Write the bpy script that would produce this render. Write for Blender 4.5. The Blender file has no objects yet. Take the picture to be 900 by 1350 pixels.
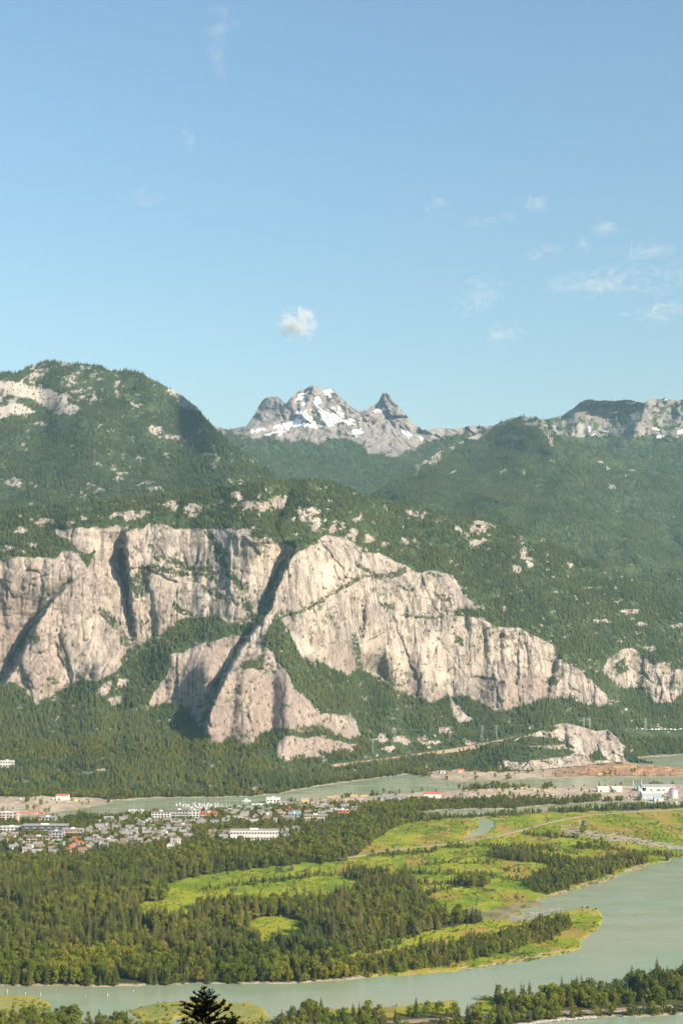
import bpy, math, random
import numpy as np
from mathutils import Vector
R = math.radians
sc = bpy.context.scene
rng = np.random.default_rng(7)
random.seed(7)

# ------------------------------------------------------------------ camera, sky, sun, exposure
F, CAMH, PITCH = 1800.0, 350.0, math.atan(164 / 1800.0)      # focal length in photo pixels, height above the sea
cam_d = bpy.data.cameras.new('camera'); cam = bpy.data.objects.new('camera', cam_d)
sc.collection.objects.link(cam); sc.camera = cam
cam.location = (0, 0, CAMH); cam.rotation_euler = (math.pi / 2 + PITCH, 0, 0)
cam_d.sensor_fit = 'VERTICAL'; cam_d.sensor_height = 36; cam_d.sensor_width = 24
cam_d.lens = F / 1350 * 36; cam_d.clip_start = 0.5; cam_d.clip_end = 120000

SUN_AZ, SUN_EL = R(50), R(30)                                # azimuth to the right of straight behind
sdir = Vector((math.sin(SUN_AZ) * math.cos(SUN_EL), -math.cos(SUN_AZ) * math.cos(SUN_EL), math.sin(SUN_EL)))
world = bpy.data.worlds.new('World'); sc.world = world; world.use_nodes = True
wn = world.node_tree.nodes; wl = world.node_tree.links; wn.clear()
sky = wn.new('ShaderNodeTexSky'); sky.sky_type = 'NISHITA'; sky.sun_disc = False
sky.sun_elevation = SUN_EL; sky.sun_rotation = math.atan2(sdir.x, sdir.y)
sky.altitude = 350; sky.air_density = 1.9; sky.dust_density = 1.6; sky.ozone_density = 5.6
bg = wn.new('ShaderNodeBackground'); bg.inputs[1].default_value = 0.09
wo = wn.new('ShaderNodeOutputWorld'); wl.new(sky.outputs[0], bg.inputs[0]); wl.new(bg.outputs[0], wo.inputs[0])
sun_d = bpy.data.lights.new('sun', 'SUN'); sun = bpy.data.objects.new('sun', sun_d); sc.collection.objects.link(sun)
sun_d.energy = 5.0; sun_d.angle = R(0.5); sun_d.color = (1.0, 0.86, 0.67)
sun.rotation_euler = sdir.to_track_quat('Z', 'Y').to_euler(); sun.location = (0, 0, 3000)
vs = sc.view_settings; vs.view_transform = 'Standard'; vs.look = 'None'; vs.exposure = 0.95; vs.gamma = 1.0
vs.use_curve_mapping = False
cy = sc.cycles; cy.use_denoising = True; cy.max_bounces = 5; cy.diffuse_bounces = 2; cy.glossy_bounces = 2
cy.transparent_max_bounces = 12; cy.volume_bounces = 1; cy.volume_max_steps = 64

# ------------------------------------------------------------------ pixel <-> place
CP, SP = math.cos(PITCH), math.sin(PITCH)
def ray(x, y):
    a = (np.asarray(x, float) - 450) / F; b = (675 - np.asarray(y, float)) / F
    dy = CP - b * SP
    return a / dy, (SP + b * CP) / dy                         # x and z per metre of depth
def place(x, y, Y):
    rx, rz = ray(x, y)
    return rx * Y, Y + 0 * rx, CAMH + rz * Y
def ground(x, y, z=0.0):
    rx, rz = ray(x, y); Y = (z - CAMH) / rz
    return rx * Y, Y
def to_px(X, Y, Z):
    s, t = X / Y, (Z - CAMH) / Y
    b = (t * CP - SP) / (CP + t * SP); dy = CP - b * SP
    return 450 + s * dy * F, 675 - b * F

# ------------------------------------------------------------------ noise
def _hash(ix, iy, seed):
    h = (ix.astype(np.int64) * 374761393 + iy.astype(np.int64) * 668265263 + seed * 1442695041) & 0xFFFFFFFF
    h = ((h ^ (h >> 13)) * 1274126177) & 0xFFFFFFFF
    return ((h ^ (h >> 16)) & 0xFFFF) / 65535.0
def vnoise(x, y, seed=0):
    x = np.asarray(x, float); y = np.asarray(y, float)
    ix = np.floor(x); iy = np.floor(y); fx = x - ix; fy = y - iy
    fx = fx * fx * fx * (fx * (fx * 6 - 15) + 10); fy = fy * fy * fy * (fy * (fy * 6 - 15) + 10)
    a = _hash(ix, iy, seed); b = _hash(ix + 1, iy, seed); c = _hash(ix, iy + 1, seed); d = _hash(ix + 1, iy + 1, seed)
    return (a + (b - a) * fx) * (1 - fy) + (c + (d - c) * fx) * fy - 0.5
def fbm(x, y, seed=0, octv=4, gain=0.5):
    r = 0; amp = 1.0
    for k in range(octv):
        r = r + amp * vnoise(x * 2 ** k + 17.3 * k, y * 2 ** k - 9.1 * k, seed + k); amp *= gain
    return r
def ridged(x, y, seed=0, octv=3, gain=0.5):
    r = 0; amp = 1.0
    for k in range(octv):
        r = r + amp * (0.5 - 2 * np.abs(vnoise(x * 2 ** k + 5.7 * k, y * 2 ** k, seed + k))); amp *= gain
    return r
def worley(x, y, seed=0):
    """nearest-cell value, distance to the cell's edge and the offsets from its centre"""
    ix = np.floor(x); iy = np.floor(y); d1 = np.full(x.shape, 9.0); d2 = np.full(x.shape, 9.0); val = np.zeros(x.shape); ox = np.zeros(x.shape); oy = np.zeros(x.shape)
    for a in (-1, 0, 1):
        for b in (-1, 0, 1):
            cx = ix + a + 0.15 + 0.7 * _hash(ix + a, iy + b, seed); cy_ = iy + b + 0.15 + 0.7 * _hash(ix + a, iy + b, seed + 7)
            d = np.hypot(x - cx, y - cy_); n = d < d1
            d2 = np.where(n, d1, np.minimum(d2, d)); d1 = np.where(n, d, d1); val = np.where(n, _hash(ix + a, iy + b, seed + 13), val); ox = np.where(n, x - cx, ox); oy = np.where(n, y - cy_, oy)
    return val - 0.5, d2 - d1, ox, oy
def blocks(x, y, seed):
    """rock broken along joints: each block stands in or out and leans its own way, joints cut deeper"""
    v, e, ox, oy = worley(x, y, seed); h1 = np.modf(v * 91.7 + 50)[0] - .5; h2 = np.modf(v * 57.3 + 50)[0] - .5
    return v + 0.7 * h1 * ox + 0.7 * h2 * oy + 0.22 * np.exp(-(e / 0.07) ** 2)
def inside(px, py, poly):
    c = np.zeros(px.shape, bool); n = len(poly)
    P = np.array(poly, float); sel = (px >= P[:, 0].min()) & (px <= P[:, 0].max()) & (py >= P[:, 1].min()) & (py <= P[:, 1].max())
    if not sel.any(): return c
    x = px[sel]; y = py[sel]; r = np.zeros(x.shape, bool)
    for i in range(n):
        x1, y1 = P[i]; x2, y2 = P[i - 1]
        if y1 == y2: continue
        r ^= ((y1 > y) != (y2 > y)) & (x < (x2 - x1) * (y - y1) / (y2 - y1) + x1)
    c[sel] = r
    return c
def any_in(px, py, polys):
    c = np.zeros(px.shape, bool)
    for p in polys: c |= inside(px, py, p)
    return c
def dist_line(px, py, line):
    d = np.full(px.shape, 1e9)
    for (x1, y1), (x2, y2) in zip(line[:-1], line[1:]):
        vx, vy = x2 - x1, y2 - y1
        t = np.clip(((px - x1) * vx + (py - y1) * vy) / (vx * vx + vy * vy + 1e-9), 0, 1)
        d = np.minimum(d, np.hypot(px - x1 - t * vx, py - y1 - t * vy))
    return d
def sig(x): return 1 / (1 + np.exp(-np.clip(x, -30, 30)))
def smooth(a, k, axis):
    if k < 1: return a
    pad = [(0, 0)] * a.ndim; pad[axis] = (k, k)
    for _ in range(2):
        p = np.pad(a, pad, mode='edge'); cs = np.cumsum(p, axis=axis)
        z = np.zeros_like(np.take(cs, [0], axis=axis)); cs = np.concatenate([z, cs], axis=axis)
        n = a.shape[axis]; w = 2 * k + 1
        a = (np.take(cs, range(w, w + n), axis=axis) - np.take(cs, range(0, n), axis=axis)) / w
    return a

# ------------------------------------------------------------------ scene helpers
LINK = sc.collection.objects.link
def tag(o, label=None, cat=None, group=None, kind=None):
    if label: o['label'] = label
    if cat: o['category'] = cat
    if group: o['group'] = group
    if kind: o['kind'] = kind
    return o
def mesh_from(name, verts, faces, mat=None, smooth_sh=False):
    me = bpy.data.meshes.new(name)
    if isinstance(faces, np.ndarray):
        n = faces.shape[1]
        me.vertices.add(len(verts)); me.vertices.foreach_set('co', np.asarray(verts, np.float32).ravel())
        me.loops.add(faces.size); me.loops.foreach_set('vertex_index', faces.astype(np.int32).ravel())
        me.polygons.add(len(faces)); me.polygons.foreach_set('loop_start', np.arange(0, faces.size, n, dtype=np.int32))
        me.update(calc_edges=True)
    else:
        me.from_pydata([tuple(v) for v in verts], [], faces); me.update()
    if smooth_sh: me.polygons.foreach_set('use_smooth', np.ones(len(me.polygons), bool))
    if mat: me.materials.append(mat)
    return me
def obj(name, me, parent=None, loc=None, rz=0.0, scale=None):
    o = bpy.data.objects.new(name, me); LINK(o)
    if parent: o.parent = parent
    if loc is not None: o.location = loc
    if rz: o.rotation_euler[2] = rz
    if scale: o.scale = scale
    return o
def empty(name, loc, rz=0.0):
    o = bpy.data.objects.new(name, None); LINK(o); o.location = loc; o.rotation_euler[2] = rz; o.empty_display_size = 1
    return o
def copy_tree(o, parent=None):
    c = o.copy(); LINK(c); c.parent = parent
    for ch in o.children: copy_tree(ch, c)
    return c
class MB:
    def __init__(s): s.v = []; s.f = []
    def box(s, x0, x1, y0, y1, z0, z1):
        b = len(s.v); s.v += [(x, y, z) for z in (z0, z1) for x, y in ((x0, y0), (x1, y0), (x1, y1), (x0, y1))]
        s.f += [tuple(b + i for i in q) for q in ((3, 2, 1, 0), (4, 5, 6, 7), (0, 1, 5, 4), (1, 2, 6, 5), (2, 3, 7, 6), (3, 0, 4, 7))]
        return s
    def add(s, vs_, fs):
        b = len(s.v); s.v += list(vs_); s.f += [tuple(b + i for i in q) for q in fs]; return s
    def tube(s, p0, p1, r0, r1, n=6):
        p0 = Vector(p0); p1 = Vector(p1); d = (p1 - p0).normalized(); u = d.orthogonal().normalized(); w = d.cross(u)
        b = len(s.v)
        for p, r in ((p0, r0), (p1, r1)):
            for k in range(n):
                a = 2 * math.pi * k / n; s.v.append(tuple(p + (u * math.cos(a) + w * math.sin(a)) * r))
        for k in range(n): s.f.append((b + k, b + (k + 1) % n, b + n + (k + 1) % n, b + n + k))
        s.f.append(tuple(b + n + k for k in range(n))); s.f.append(tuple(b + k for k in reversed(range(n))))
        return s
    def mesh(s, name, mat): return mesh_from(name, s.v, s.f, mat)

# ------------------------------------------------------------------ materials
class NT:
    def __init__(s, name):
        s.m = bpy.data.materials.new(name); s.m.use_nodes = True; s.t = s.m.node_tree; s.t.nodes.clear()
        s.out = s.t.nodes.new('ShaderNodeOutputMaterial')
    def n(s, t, **kw):
        o = s.t.nodes.new(t)
        for k, v in kw.items(): setattr(o, k, v)
        return o
    def l(s, a, b): s.t.links.new(a, b)
    def val(s, sock, v):
        if hasattr(v, 'is_linked') or isinstance(v, bpy.types.NodeSocket): s.l(v, sock)
        else: sock.default_value = v
    def attr(s, name, typ='GEOMETRY'):
        a = s.n('ShaderNodeAttribute'); a.attribute_name = name; a.attribute_type = typ; return a
    def coords(s, scale=(1, 1, 1)):
        g = s.n('ShaderNodeNewGeometry'); m = s.n('ShaderNodeMapping'); m.inputs['Scale'].default_value = scale
        s.l(g.outputs['Position'], m.inputs['Vector']); return m.outputs[0]
    def noise(s, scale, detail=4, rough=0.55, co=None, dist=0.0):
        t = s.n('ShaderNodeTexNoise'); t.inputs['Scale'].default_value = scale; t.inputs['Detail'].default_value = detail
        t.inputs['Roughness'].default_value = rough; t.inputs['Distortion'].default_value = dist
        if co is not None: s.l(co, t.inputs['Vector'])
        return t.outputs['Fac']
    def ramp(s, fac, stops):
        r = s.n('ShaderNodeValToRGB'); s.l(fac, r.inputs[0]); e = r.color_ramp.elements
        while len(e) < len(stops): e.new(0.5)
        for q, (p, c) in zip(e, stops):
            q.position = p; q.color = (c, c, c, 1) if isinstance(c, (int, float)) else (*c, 1)
        return r.outputs[0]
    def mix(s, fac, a, b, mode='MIX'):
        m = s.n('ShaderNodeMix'); m.data_type = 'RGBA'; m.blend_type = mode
        for sock, v in ((m.inputs[0], fac), (m.inputs[6], a), (m.inputs[7], b)):
            if isinstance(v, bpy.types.NodeSocket): s.l(v, sock)
            elif isinstance(v, (int, float)): sock.default_value = v
            else: sock.default_value = (*v, 1)
        return m.outputs[2]
    def math(s, op, a, b=0.0):
        m = s.n('ShaderNodeMath'); m.operation = op
        for sock, v in ((m.inputs[0], a), (m.inputs[1], b)):
            if isinstance(v, bpy.types.NodeSocket): s.l(v, sock)
            else: sock.default_value = v
        return m.outputs[0]
    def bsdf(s, col, rough=0.9, spec=0.2, bump=None, bstr=0.5, bdist=1.0, metal=0.0):
        b = s.n('ShaderNodeBsdfPrincipled')
        if isinstance(col, bpy.types.NodeSocket): s.l(col, b.inputs['Base Color'])
        else: b.inputs['Base Color'].default_value = (*col, 1)
        if isinstance(rough, bpy.types.NodeSocket): s.l(rough, b.inputs['Roughness'])
        else: b.inputs['Roughness'].default_value = rough
        b.inputs['Specular IOR Level'].default_value = spec; b.inputs['Metallic'].default_value = metal
        if bump is not None:
            q = s.n('ShaderNodeBump'); q.inputs['Strength'].default_value = bstr; q.inputs['Distance'].default_value = bdist
            s.l(bump, q.inputs['Height']); s.l(q.outputs[0], b.inputs['Normal'])
        s.l(b.outputs[0], s.out.inputs[0]); return s.m
def plain(name, col, rough=0.8, var=0.25, scale=0.6, spec=0.25, metal=0.0):
    t = NT(name); oi = t.n('ShaderNodeObjectInfo')
    f = t.noise(scale, 3, 0.6, t.coords()); d = tuple(c * (1 - var) for c in col); u = tuple(min(1, c * (1 + var)) for c in col)
    c = t.mix(f, d, u)
    return t.bsdf(c, rough, spec, metal=metal)

def mat_mountain(name, granite, forest=(0.028, 0.042, 0.016), streak=1.0):
    """rock, wood floor, snow and scree laid down by the mesh's own masks"""
    t = NT(name); a = t.attr('mask'); sep = t.n('ShaderNodeSeparateColor'); t.l(a.outputs['Color'], sep.inputs[0])
    rock, pale, snow = sep.outputs[0], sep.outputs[1], sep.outputs[2]
    st = t.noise(1.0, 5, 0.6, t.coords((0.055, 0.055, 0.0055)), 0.4)      # vertical water stains
    st2 = t.noise(1.0, 4, 0.65, t.coords((0.16, 0.16, 0.012)))
    bl = t.noise(0.010, 5, 0.6, t.coords()); fi = t.noise(0.14, 6, 0.7, t.coords())
    bl2 = t.noise(0.022, 4, 0.6, t.coords((1, 1, 0.6)))
    g0 = t.mix(t.ramp(bl, [(0.42, 0.0), (0.56, 1.0)]), tuple(c * k for c, k in zip(granite, (0.70, 0.68, 0.68))), tuple(c * k for c, k in zip(granite, (1.06, 1.03, 0.98))))
    g1 = t.mix(t.math('MULTIPLY', t.ramp(st, [(0.50, 0.0), (0.57, 0.85)]), streak), g0, tuple(c * 0.40 for c in granite))
    g1 = t.mix(t.math('MULTIPLY', t.ramp(st2, [(0.55, 0.0), (0.62, 0.55)]), streak), g1, tuple(min(1, c * k) for c, k in zip(granite, (1.5, 1.5, 1.5))))
    g2 = t.mix(t.ramp(fi, [(0.36, 0.38), (0.52, 0.0)]), g1, tuple(c * 0.45 for c in granite))
    vo = t.n('ShaderNodeTexVoronoi'); vo.feature = 'DISTANCE_TO_EDGE'; vo.inputs['Scale'].default_value = 1.0
    wv_ = t.n('ShaderNodeVectorMath'); wv_.operation = 'MULTIPLY_ADD'; nv = t.n('ShaderNodeTexNoise'); nv.inputs['Scale'].default_value = .03; nv.inputs['Detail'].default_value = 5; t.l(t.coords(), nv.inputs['Vector'])
    t.l(nv.outputs['Color'], wv_.inputs[0]); wv_.inputs[1].default_value = (.7, .7, .55); t.l(t.coords((.030, .030, .0125)), wv_.inputs[2]); t.l(wv_.outputs[0], vo.inputs['Vector'])
    g2 = t.mix(t.ramp(vo.outputs['Distance'], [(0.0, 0.6), (0.035, 0.0)]), g2, tuple(c * 0.28 for c in granite))
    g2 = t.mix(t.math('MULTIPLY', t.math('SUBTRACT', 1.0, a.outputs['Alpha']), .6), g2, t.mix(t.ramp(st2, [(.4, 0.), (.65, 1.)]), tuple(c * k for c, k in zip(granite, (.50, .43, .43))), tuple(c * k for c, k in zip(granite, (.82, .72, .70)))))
    moss = t.ramp(bl2, [(0.58, 0.0), (0.70, 0.55)])
    g2 = t.mix(moss, g2, (0.13, 0.12, 0.08))
    pl = t.mix(t.ramp(fi, [(0.36, 0.0), (0.6, 1.0)]), tuple(min(1, c * k) for c, k in zip(granite, (1.12, 1.06, 1.0))), tuple(min(1, c * k) for c, k in zip(granite, (1.6, 1.55, 1.46))))
    g3 = t.mix(pale, g2, pl)
    fo = t.mix(fi, forest, tuple(c * 1.7 for c in forest))
    fo = t.mix(t.ramp(bl2, [(0.52, 0.0), (0.70, 0.6)]), fo, (0.105, 0.120, 0.042))
    c = t.mix(rock, fo, g3); c = t.mix(snow, c, (0.86, 0.87, 0.90))
    h = t.math('ADD', fi, t.math('MULTIPLY', t.noise(0.5, 4, 0.7, t.coords((1, 1, 0.35))), 0.5))
    return t.bsdf(c, 0.92, 0.15, h, 0.35, 4.0)

def mat_leaf(name, dark, light, rough=0.75, zlo=0.55):
    t = NT(name); oi = t.n('ShaderNodeObjectInfo')
    f = t.noise(0.35, 3, 0.6, t.coords())
    c = t.mix(oi.outputs['Random'], dark, light)
    c = t.mix(t.math('MULTIPLY', f, 0.8), c, tuple(x * 0.55 for x in dark))
    st_ = t.noise(0.0055, 5, .62, t.coords()); c = t.mix(t.ramp(st_, [(.48, 0.0), (.68, .8)]), c, t.mix(1.0, c, (1.42, 1.30, 1.05), 'MULTIPLY')); c = t.mix(t.ramp(st_, [(.32, .7), (.48, 0.0)]), c, t.mix(1.0, c, (.55, .70, .78), 'MULTIPLY'))     # stands of different age
    b = t.n('ShaderNodeBsdfDiffuse'); t.l(c, b.inputs[0])
    tr = t.n('ShaderNodeBsdfTranslucent'); t.l(t.mix(1.0, c, (1.0, 1.1, 0.5), 'MULTIPLY'), tr.inputs[0])
    mx = t.n('ShaderNodeMixShader'); mx.inputs[0].default_value = 0.22
    t.l(b.outputs[0], mx.inputs[1]); t.l(tr.outputs[0], mx.inputs[2]); t.l(mx.outputs[0], t.out.inputs[0])
    return t.m

M = {}
M['chief'] = mat_mountain('granite_cliff', (0.362, 0.315, 0.276))
M['back'] = mat_mountain('granite_back', (0.29, 0.265, 0.24), streak=0.7)
M['peak'] = mat_mountain('alpine_rock', (0.235, 0.215, 0.20), forest=(0.034, 0.050, 0.020), streak=0.6)
M['bark'] = plain('bark', (0.11, 0.075, 0.05), 0.95, 0.4, 2.0)
M['conifer'] = mat_leaf('conifer_needles', (0.060, 0.080, 0.022), (0.135, 0.138, 0.040))
M['spruce'] = mat_leaf('spruce_needles', (0.112, 0.118, 0.036), (0.205, 0.194, 0.060))
M['hill_conifer'] = mat_leaf('hill_needles', (0.112, 0.155, 0.056), (0.200, 0.228, 0.082))
M['leaf'] = mat_leaf('broad_leaves', (0.125, 0.165, 0.022), (0.265, 0.275, 0.042))
M['leaf_yellow'] = mat_leaf('yellow_leaves', (0.18, 0.18, 0.028), (0.32, 0.27, 0.05))
M['tuft'] = mat_leaf('marsh_grass', (0.20, 0.26, 0.022), (0.42, 0.38, 0.06))
M['near_needles'] = mat_leaf('near_needles', (0.005, 0.008, 0.004), (0.008, 0.012, 0.005))

# ------------------------------------------------------------------ mountains: surfaces integrated upwards from their foot by slope
def lerp_line(x, line):
    P = np.array(line, float); return np.interp(x, P[:, 0], P[:, 1])
class Layer: pass
def build_layer(xs, base, ridge, nrow, Ybase, tanmap, relief, hsm=3, back=(260, 700), gamma=1.0, level=None):
    """xs: columns; base/ridge rows per column; tanmap(px,py)->slope tangent; relief(px,py,Y)->metres away from the viewer"""
    L = Layer(); nc = len(xs); t = np.linspace(0, 1, nrow) ** gamma
    PY = base[None, :] + (ridge - base)[None, :] * t[:, None]; PX = np.repeat(xs[None, :], nrow, 0)
    T = tanmap(PX, PY)
    _, S = ray(PX, PY)
    dln = np.zeros_like(S); ds = np.diff(S, axis=0)
    dln[1:] = ds / np.maximum(0.5 * (T[1:] + T[:-1]) - S[1:], 0.06)
    Y = Ybase[None, :] * np.exp(np.cumsum(dln, 0))
    pb = np.arange(PY.min(), PY.max() + 2, 2.0); ib = ((PY - pb[0]) / 2).astype(int).ravel(); cnt = np.maximum(np.bincount(ib, minlength=len(pb)), 1e-9)
    mean = np.bincount(ib, Y.ravel(), len(pb)) / cnt; okb = cnt > .5; ref = np.interp(PY, pb[okb] + 1, smooth(smooth(mean[okb], 14, 0), 8, 0))      # smooth sideways only what differs from the mean profile
    Y = ref + smooth(Y - ref, hsm, 1)
    if level: Y = level(PX, PY, Y)
    Y = Y + relief(PX, PY, Y)
    X, _, Z = place(PX, PY, Y)
    L.PX, L.PY, L.X, L.Y, L.Z = PX, PY, X, Y, Z
    # back slope behind the crest
    bx, by, bz = [X], [Y], [Z]
    for k, (dy, dz) in enumerate(((back[0] * .15, back[1] * .06), (back[0] * .5, back[1] * .4), (back[0], back[1]))):
        yy = Y[-1] + dy; bx.append((X[-1] / Y[-1] * yy)[None]); by.append(yy[None]); bz.append((Z[-1] - dz)[None])
    L.VX, L.VY, L.VZ = (np.concatenate(q, 0) for q in (bx, by, bz))
    return L
def layer_object(L, name, mat, rock, pale=None, snow=None, dark=None, soft=True):
    nr, nc = L.VX.shape
    co = np.stack([L.VX, L.VY, L.VZ], -1).reshape(-1, 3)
    i = np.arange(nr * nc).reshape(nr, nc)
    f = np.stack([i[:-1, :-1], i[:-1, 1:], i[1:, 1:], i[1:, :-1]], -1).reshape(-1, 4)
    me = mesh_from(name, co, f, mat, soft)
    col = np.zeros((nr, nc, 4), np.float32); n0 = L.PX.shape[0]
    for k, m in enumerate((rock, pale, snow)):
        if m is not None: col[:n0, :, k] = m; col[n0:, :, k] = m[-1]
    col[..., 3] = 1
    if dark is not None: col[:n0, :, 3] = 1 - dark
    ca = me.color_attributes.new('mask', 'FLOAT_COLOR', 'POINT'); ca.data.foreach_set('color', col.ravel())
    o = obj(name, me); o['kind'] = 'structure'
    return o
def scatter(L, prob, spacing, steep=0.5, seed=0):
    """tree feet on a layer: expected number per cell = ground area / spacing^2 * prob"""
    g = np.random.default_rng(seed)
    def c(a): return a[:-1, :-1], a[:-1, 1:], a[1:, 1:], a[1:, :-1]
    x0, x1, x2, x3 = c(L.X); y0, y1, y2, y3 = c(L.Y); z0, z1, z2, z3 = c(L.Z)
    ah = 0.5 * np.abs((x2 - x0) * (y3 - y1) - (x3 - x1) * (y2 - y0))
    d1 = np.stack([x2 - x0, y2 - y0, z2 - z0], -1); d2 = np.stack([x3 - x1, y3 - y1, z3 - z1], -1)
    asf = 0.5 * np.linalg.norm(np.cross(d1, d2), axis=-1)
    p = 0.25 * sum(c(prob)); vis = (L.PX[:-1, :-1] > -60) & (L.PX[:-1, :-1] < 960)
    n = g.poisson(np.maximum(ah, steep * asf) * p * vis / spacing ** 2)
    idx = np.repeat(np.arange(n.size), n.ravel()); u = g.random(idx.size); v = g.random(idx.size)
    def b(a0, a1, a2, a3):
        a0, a1, a2, a3 = (a.ravel()[idx] for a in (a0, a1, a2, a3))
        return (a0 * (1 - u) + a1 * u) * (1 - v) + (a3 * (1 - u) + a2 * u) * v
    P = np.stack([b(x0, x1, x2, x3), b(y0, y1, y2, y3), b(z0, z1, z2, z3)], -1)
    return P
def step(PX, PY, line, L1=30, L2=14, w=1.4, r=0.25, fade=8, wob=3.0, seed=1):
    """one left-facing wall: line of (x, row, height of the step in metres) from top to bottom"""
    P = np.array(line, float); yy = PY
    xl = np.interp(yy, P[:, 1], P[:, 0]) + wob * fbm(yy / 9.0, PX * 0 + seed, 50 + seed, 3); A = np.interp(yy, P[:, 1], P[:, 2])
    A = A * sig((yy - P[0, 1]) / fade * 4 + 2) * sig((P[-1, 1] - yy) / fade * 4 + 2)
    dx = PX - xl; s = sig(dx / w)
    return A * ((1 - s) * np.exp(np.minimum(dx, 0) / L1) - r * s * np.exp(-np.maximum(dx, 0) / L2))
def ramp_away(PX, PY, line, per_px, width):
    """a flank turned to the left: it falls away from the viewer to the left of the line"""
    P = np.array(line, float); dx = np.interp(PY, P[:, 1], P[:, 0]) + 2.5 * fbm(PY / 9.0, PX * 0, 41, 3) - PX
    k = sig((PY - P[0, 1]) / 2 + 2) * sig((P[-1, 1] - PY) / 3 + 2)
    return k * per_px * np.clip(dx, 0, width) * np.where(dx > width, np.exp(-(dx - width) / 60), 1)
def blobs(px, py, lst, wx=0, wy=0):
    m = np.zeros(px.shape)
    for (cx, cy_, rx, ry) in lst:
        m = np.maximum(m, 1.4 - np.hypot((px + wx - cx) / rx, (py + wy - cy_) / ry))
    return m

# ---- the granite dome and everything on its hill
xs = np.arange(-220, 1121, 1.25)
c_ridge = lerp_line(xs, [(-220, 684), (-60, 676), (0, 672), (100, 664), (200, 654), (270, 645), (330, 637), (370, 634), (405, 630), (440, 635), (480, 653), (520, 661), (545, 663), (570, 673), (590, 684), (608, 688), (628, 686), (650, 688), (680, 694), (700, 701), (733, 718), (767, 735), (800, 750), (850, 768), (900, 786), (1000, 820), (1121, 860)])
c_ridge = c_ridge + 2.0 * fbm(xs / 12, xs * 0, 3, 3)
c_base = lerp_line(xs, [(-220, 1050), (0, 1048), (130, 1050), (170, 1053), (200, 1052), (330, 1050), (365, 1046), (400, 1038), (450, 1030), (520, 1020), (600, 1013), (650, 1014), (760, 1010), (815, 1004), (835, 1000), (900, 995), (1121, 984)])
_, zb = ray(xs, c_base); c_Y = (-4 - CAMH) / zb
ROCK = [
 [(-220, 742), (15, 737), (45, 736), (100, 729), (112, 745), (119, 756), (100, 764), (85, 770), (70, 783), (55, 800), (40, 822), (20, 852), (4, 888), (-220, 900)],
 [(70, 698), (90, 695), (110, 693), (150, 695), (163, 699), (158, 709), (140, 716), (125, 722), (112, 729), (100, 723), (90, 711), (75, 706)],
 [(118, 758), (137, 738), (150, 775), (162, 812), (175, 836), (185, 846), (170, 858), (150, 886), (130, 896), (110, 896), (90, 906), (60, 923), (50, 931), (45, 921), (30, 906), (5, 901), (10, 890), (25, 860), (45, 830), (60, 810), (80, 786), (100, 776)],
 [(112, 758), (128, 716), (160, 700), (175, 740), (180, 838), (160, 830), (140, 770)],
 [(160, 706), (170, 700), (200, 695), (265, 693), (300, 698), (340, 710), (388, 718), (386, 726), (378, 748), (362, 772), (356, 800), (335, 818), (305, 824), (290, 815), (275, 815), (235, 818), (215, 840), (205, 835), (195, 846), (185, 851), (178, 842), (172, 810), (165, 780), (160, 745)],
 [(225, 864), (260, 851), (310, 838), (327, 836), (300, 872), (280, 915), (268, 952), (240, 936), (225, 926), (200, 936), (195, 930), (210, 900), (225, 880)],
 [(122, 912), (140, 898), (150, 900), (146, 912), (132, 918)], [(140, 922), (160, 916), (162, 926), (150, 931)], [(155, 896), (170, 896), (166, 907), (156, 908)],
 [(322, 852), (340, 846), (352, 855), (385, 893), (395, 916), (425, 940), (430, 955), (420, 963), (385, 962), (345, 966), (335, 980), (318, 982), (300, 976), (285, 983), (271, 969), (277, 945), (285, 920), (300, 890), (312, 866)],
 [(425, 940), (450, 944), (468, 955), (478, 968), (462, 974), (440, 966), (425, 960)],
 [(362, 990), (372, 974), (385, 970), (425, 972), (455, 978), (478, 984), (462, 990), (425, 996), (405, 1000), (385, 1004), (368, 1000)],
 [(358, 800), (358, 788), (370, 762), (380, 740), (390, 728), (405, 721), (425, 716), (445, 718), (470, 726), (500, 731), (530, 747), (550, 754), (570, 752), (590, 760), (610, 778), (632, 800), (625, 804), (606, 803), (598, 814), (640, 818), (650, 828), (672, 828), (700, 835), (735, 852), (735, 868), (755, 872), (772, 890), (803, 925), (795, 934), (770, 927), (722, 922), (700, 929), (680, 934), (655, 936), (640, 926), (612, 916), (590, 920), (570, 926), (545, 923), (515, 906), (505, 899), (470, 881), (455, 889), (440, 881), (400, 869), (385, 842), (375, 822)],
 [(414, 714), (430, 706), (450, 711), (482, 724), (460, 727), (425, 722)],
 [(592, 918), (600, 924), (622, 950), (605, 952), (597, 940)],
 [(110, 760), (121, 756), (100, 778), (60, 814), (25, 864), (5, 904), (-30, 904), (4, 886), (40, 820), (70, 782)], [(330, 830), (345, 813), (354, 800), (362, 806), (345, 846), (324, 854), (304, 890), (284, 935), (270, 968), (258, 958), (283, 900), (308, 860)],
 [(790, 886), (800, 870), (815, 860), (830, 854), (850, 868), (885, 881), (920, 890), (1121, 915), (1121, 950), (900, 914), (880, 926), (862, 925), (845, 906), (825, 911), (808, 897)],
]
KNOLL = [[(655, 990), (675, 976), (700, 967), (720, 959), (735, 950), (770, 950), (812, 950), (815, 975), (830, 994), (825, 1010), (770, 1012), (700, 1022), (660, 1020)]]
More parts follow.
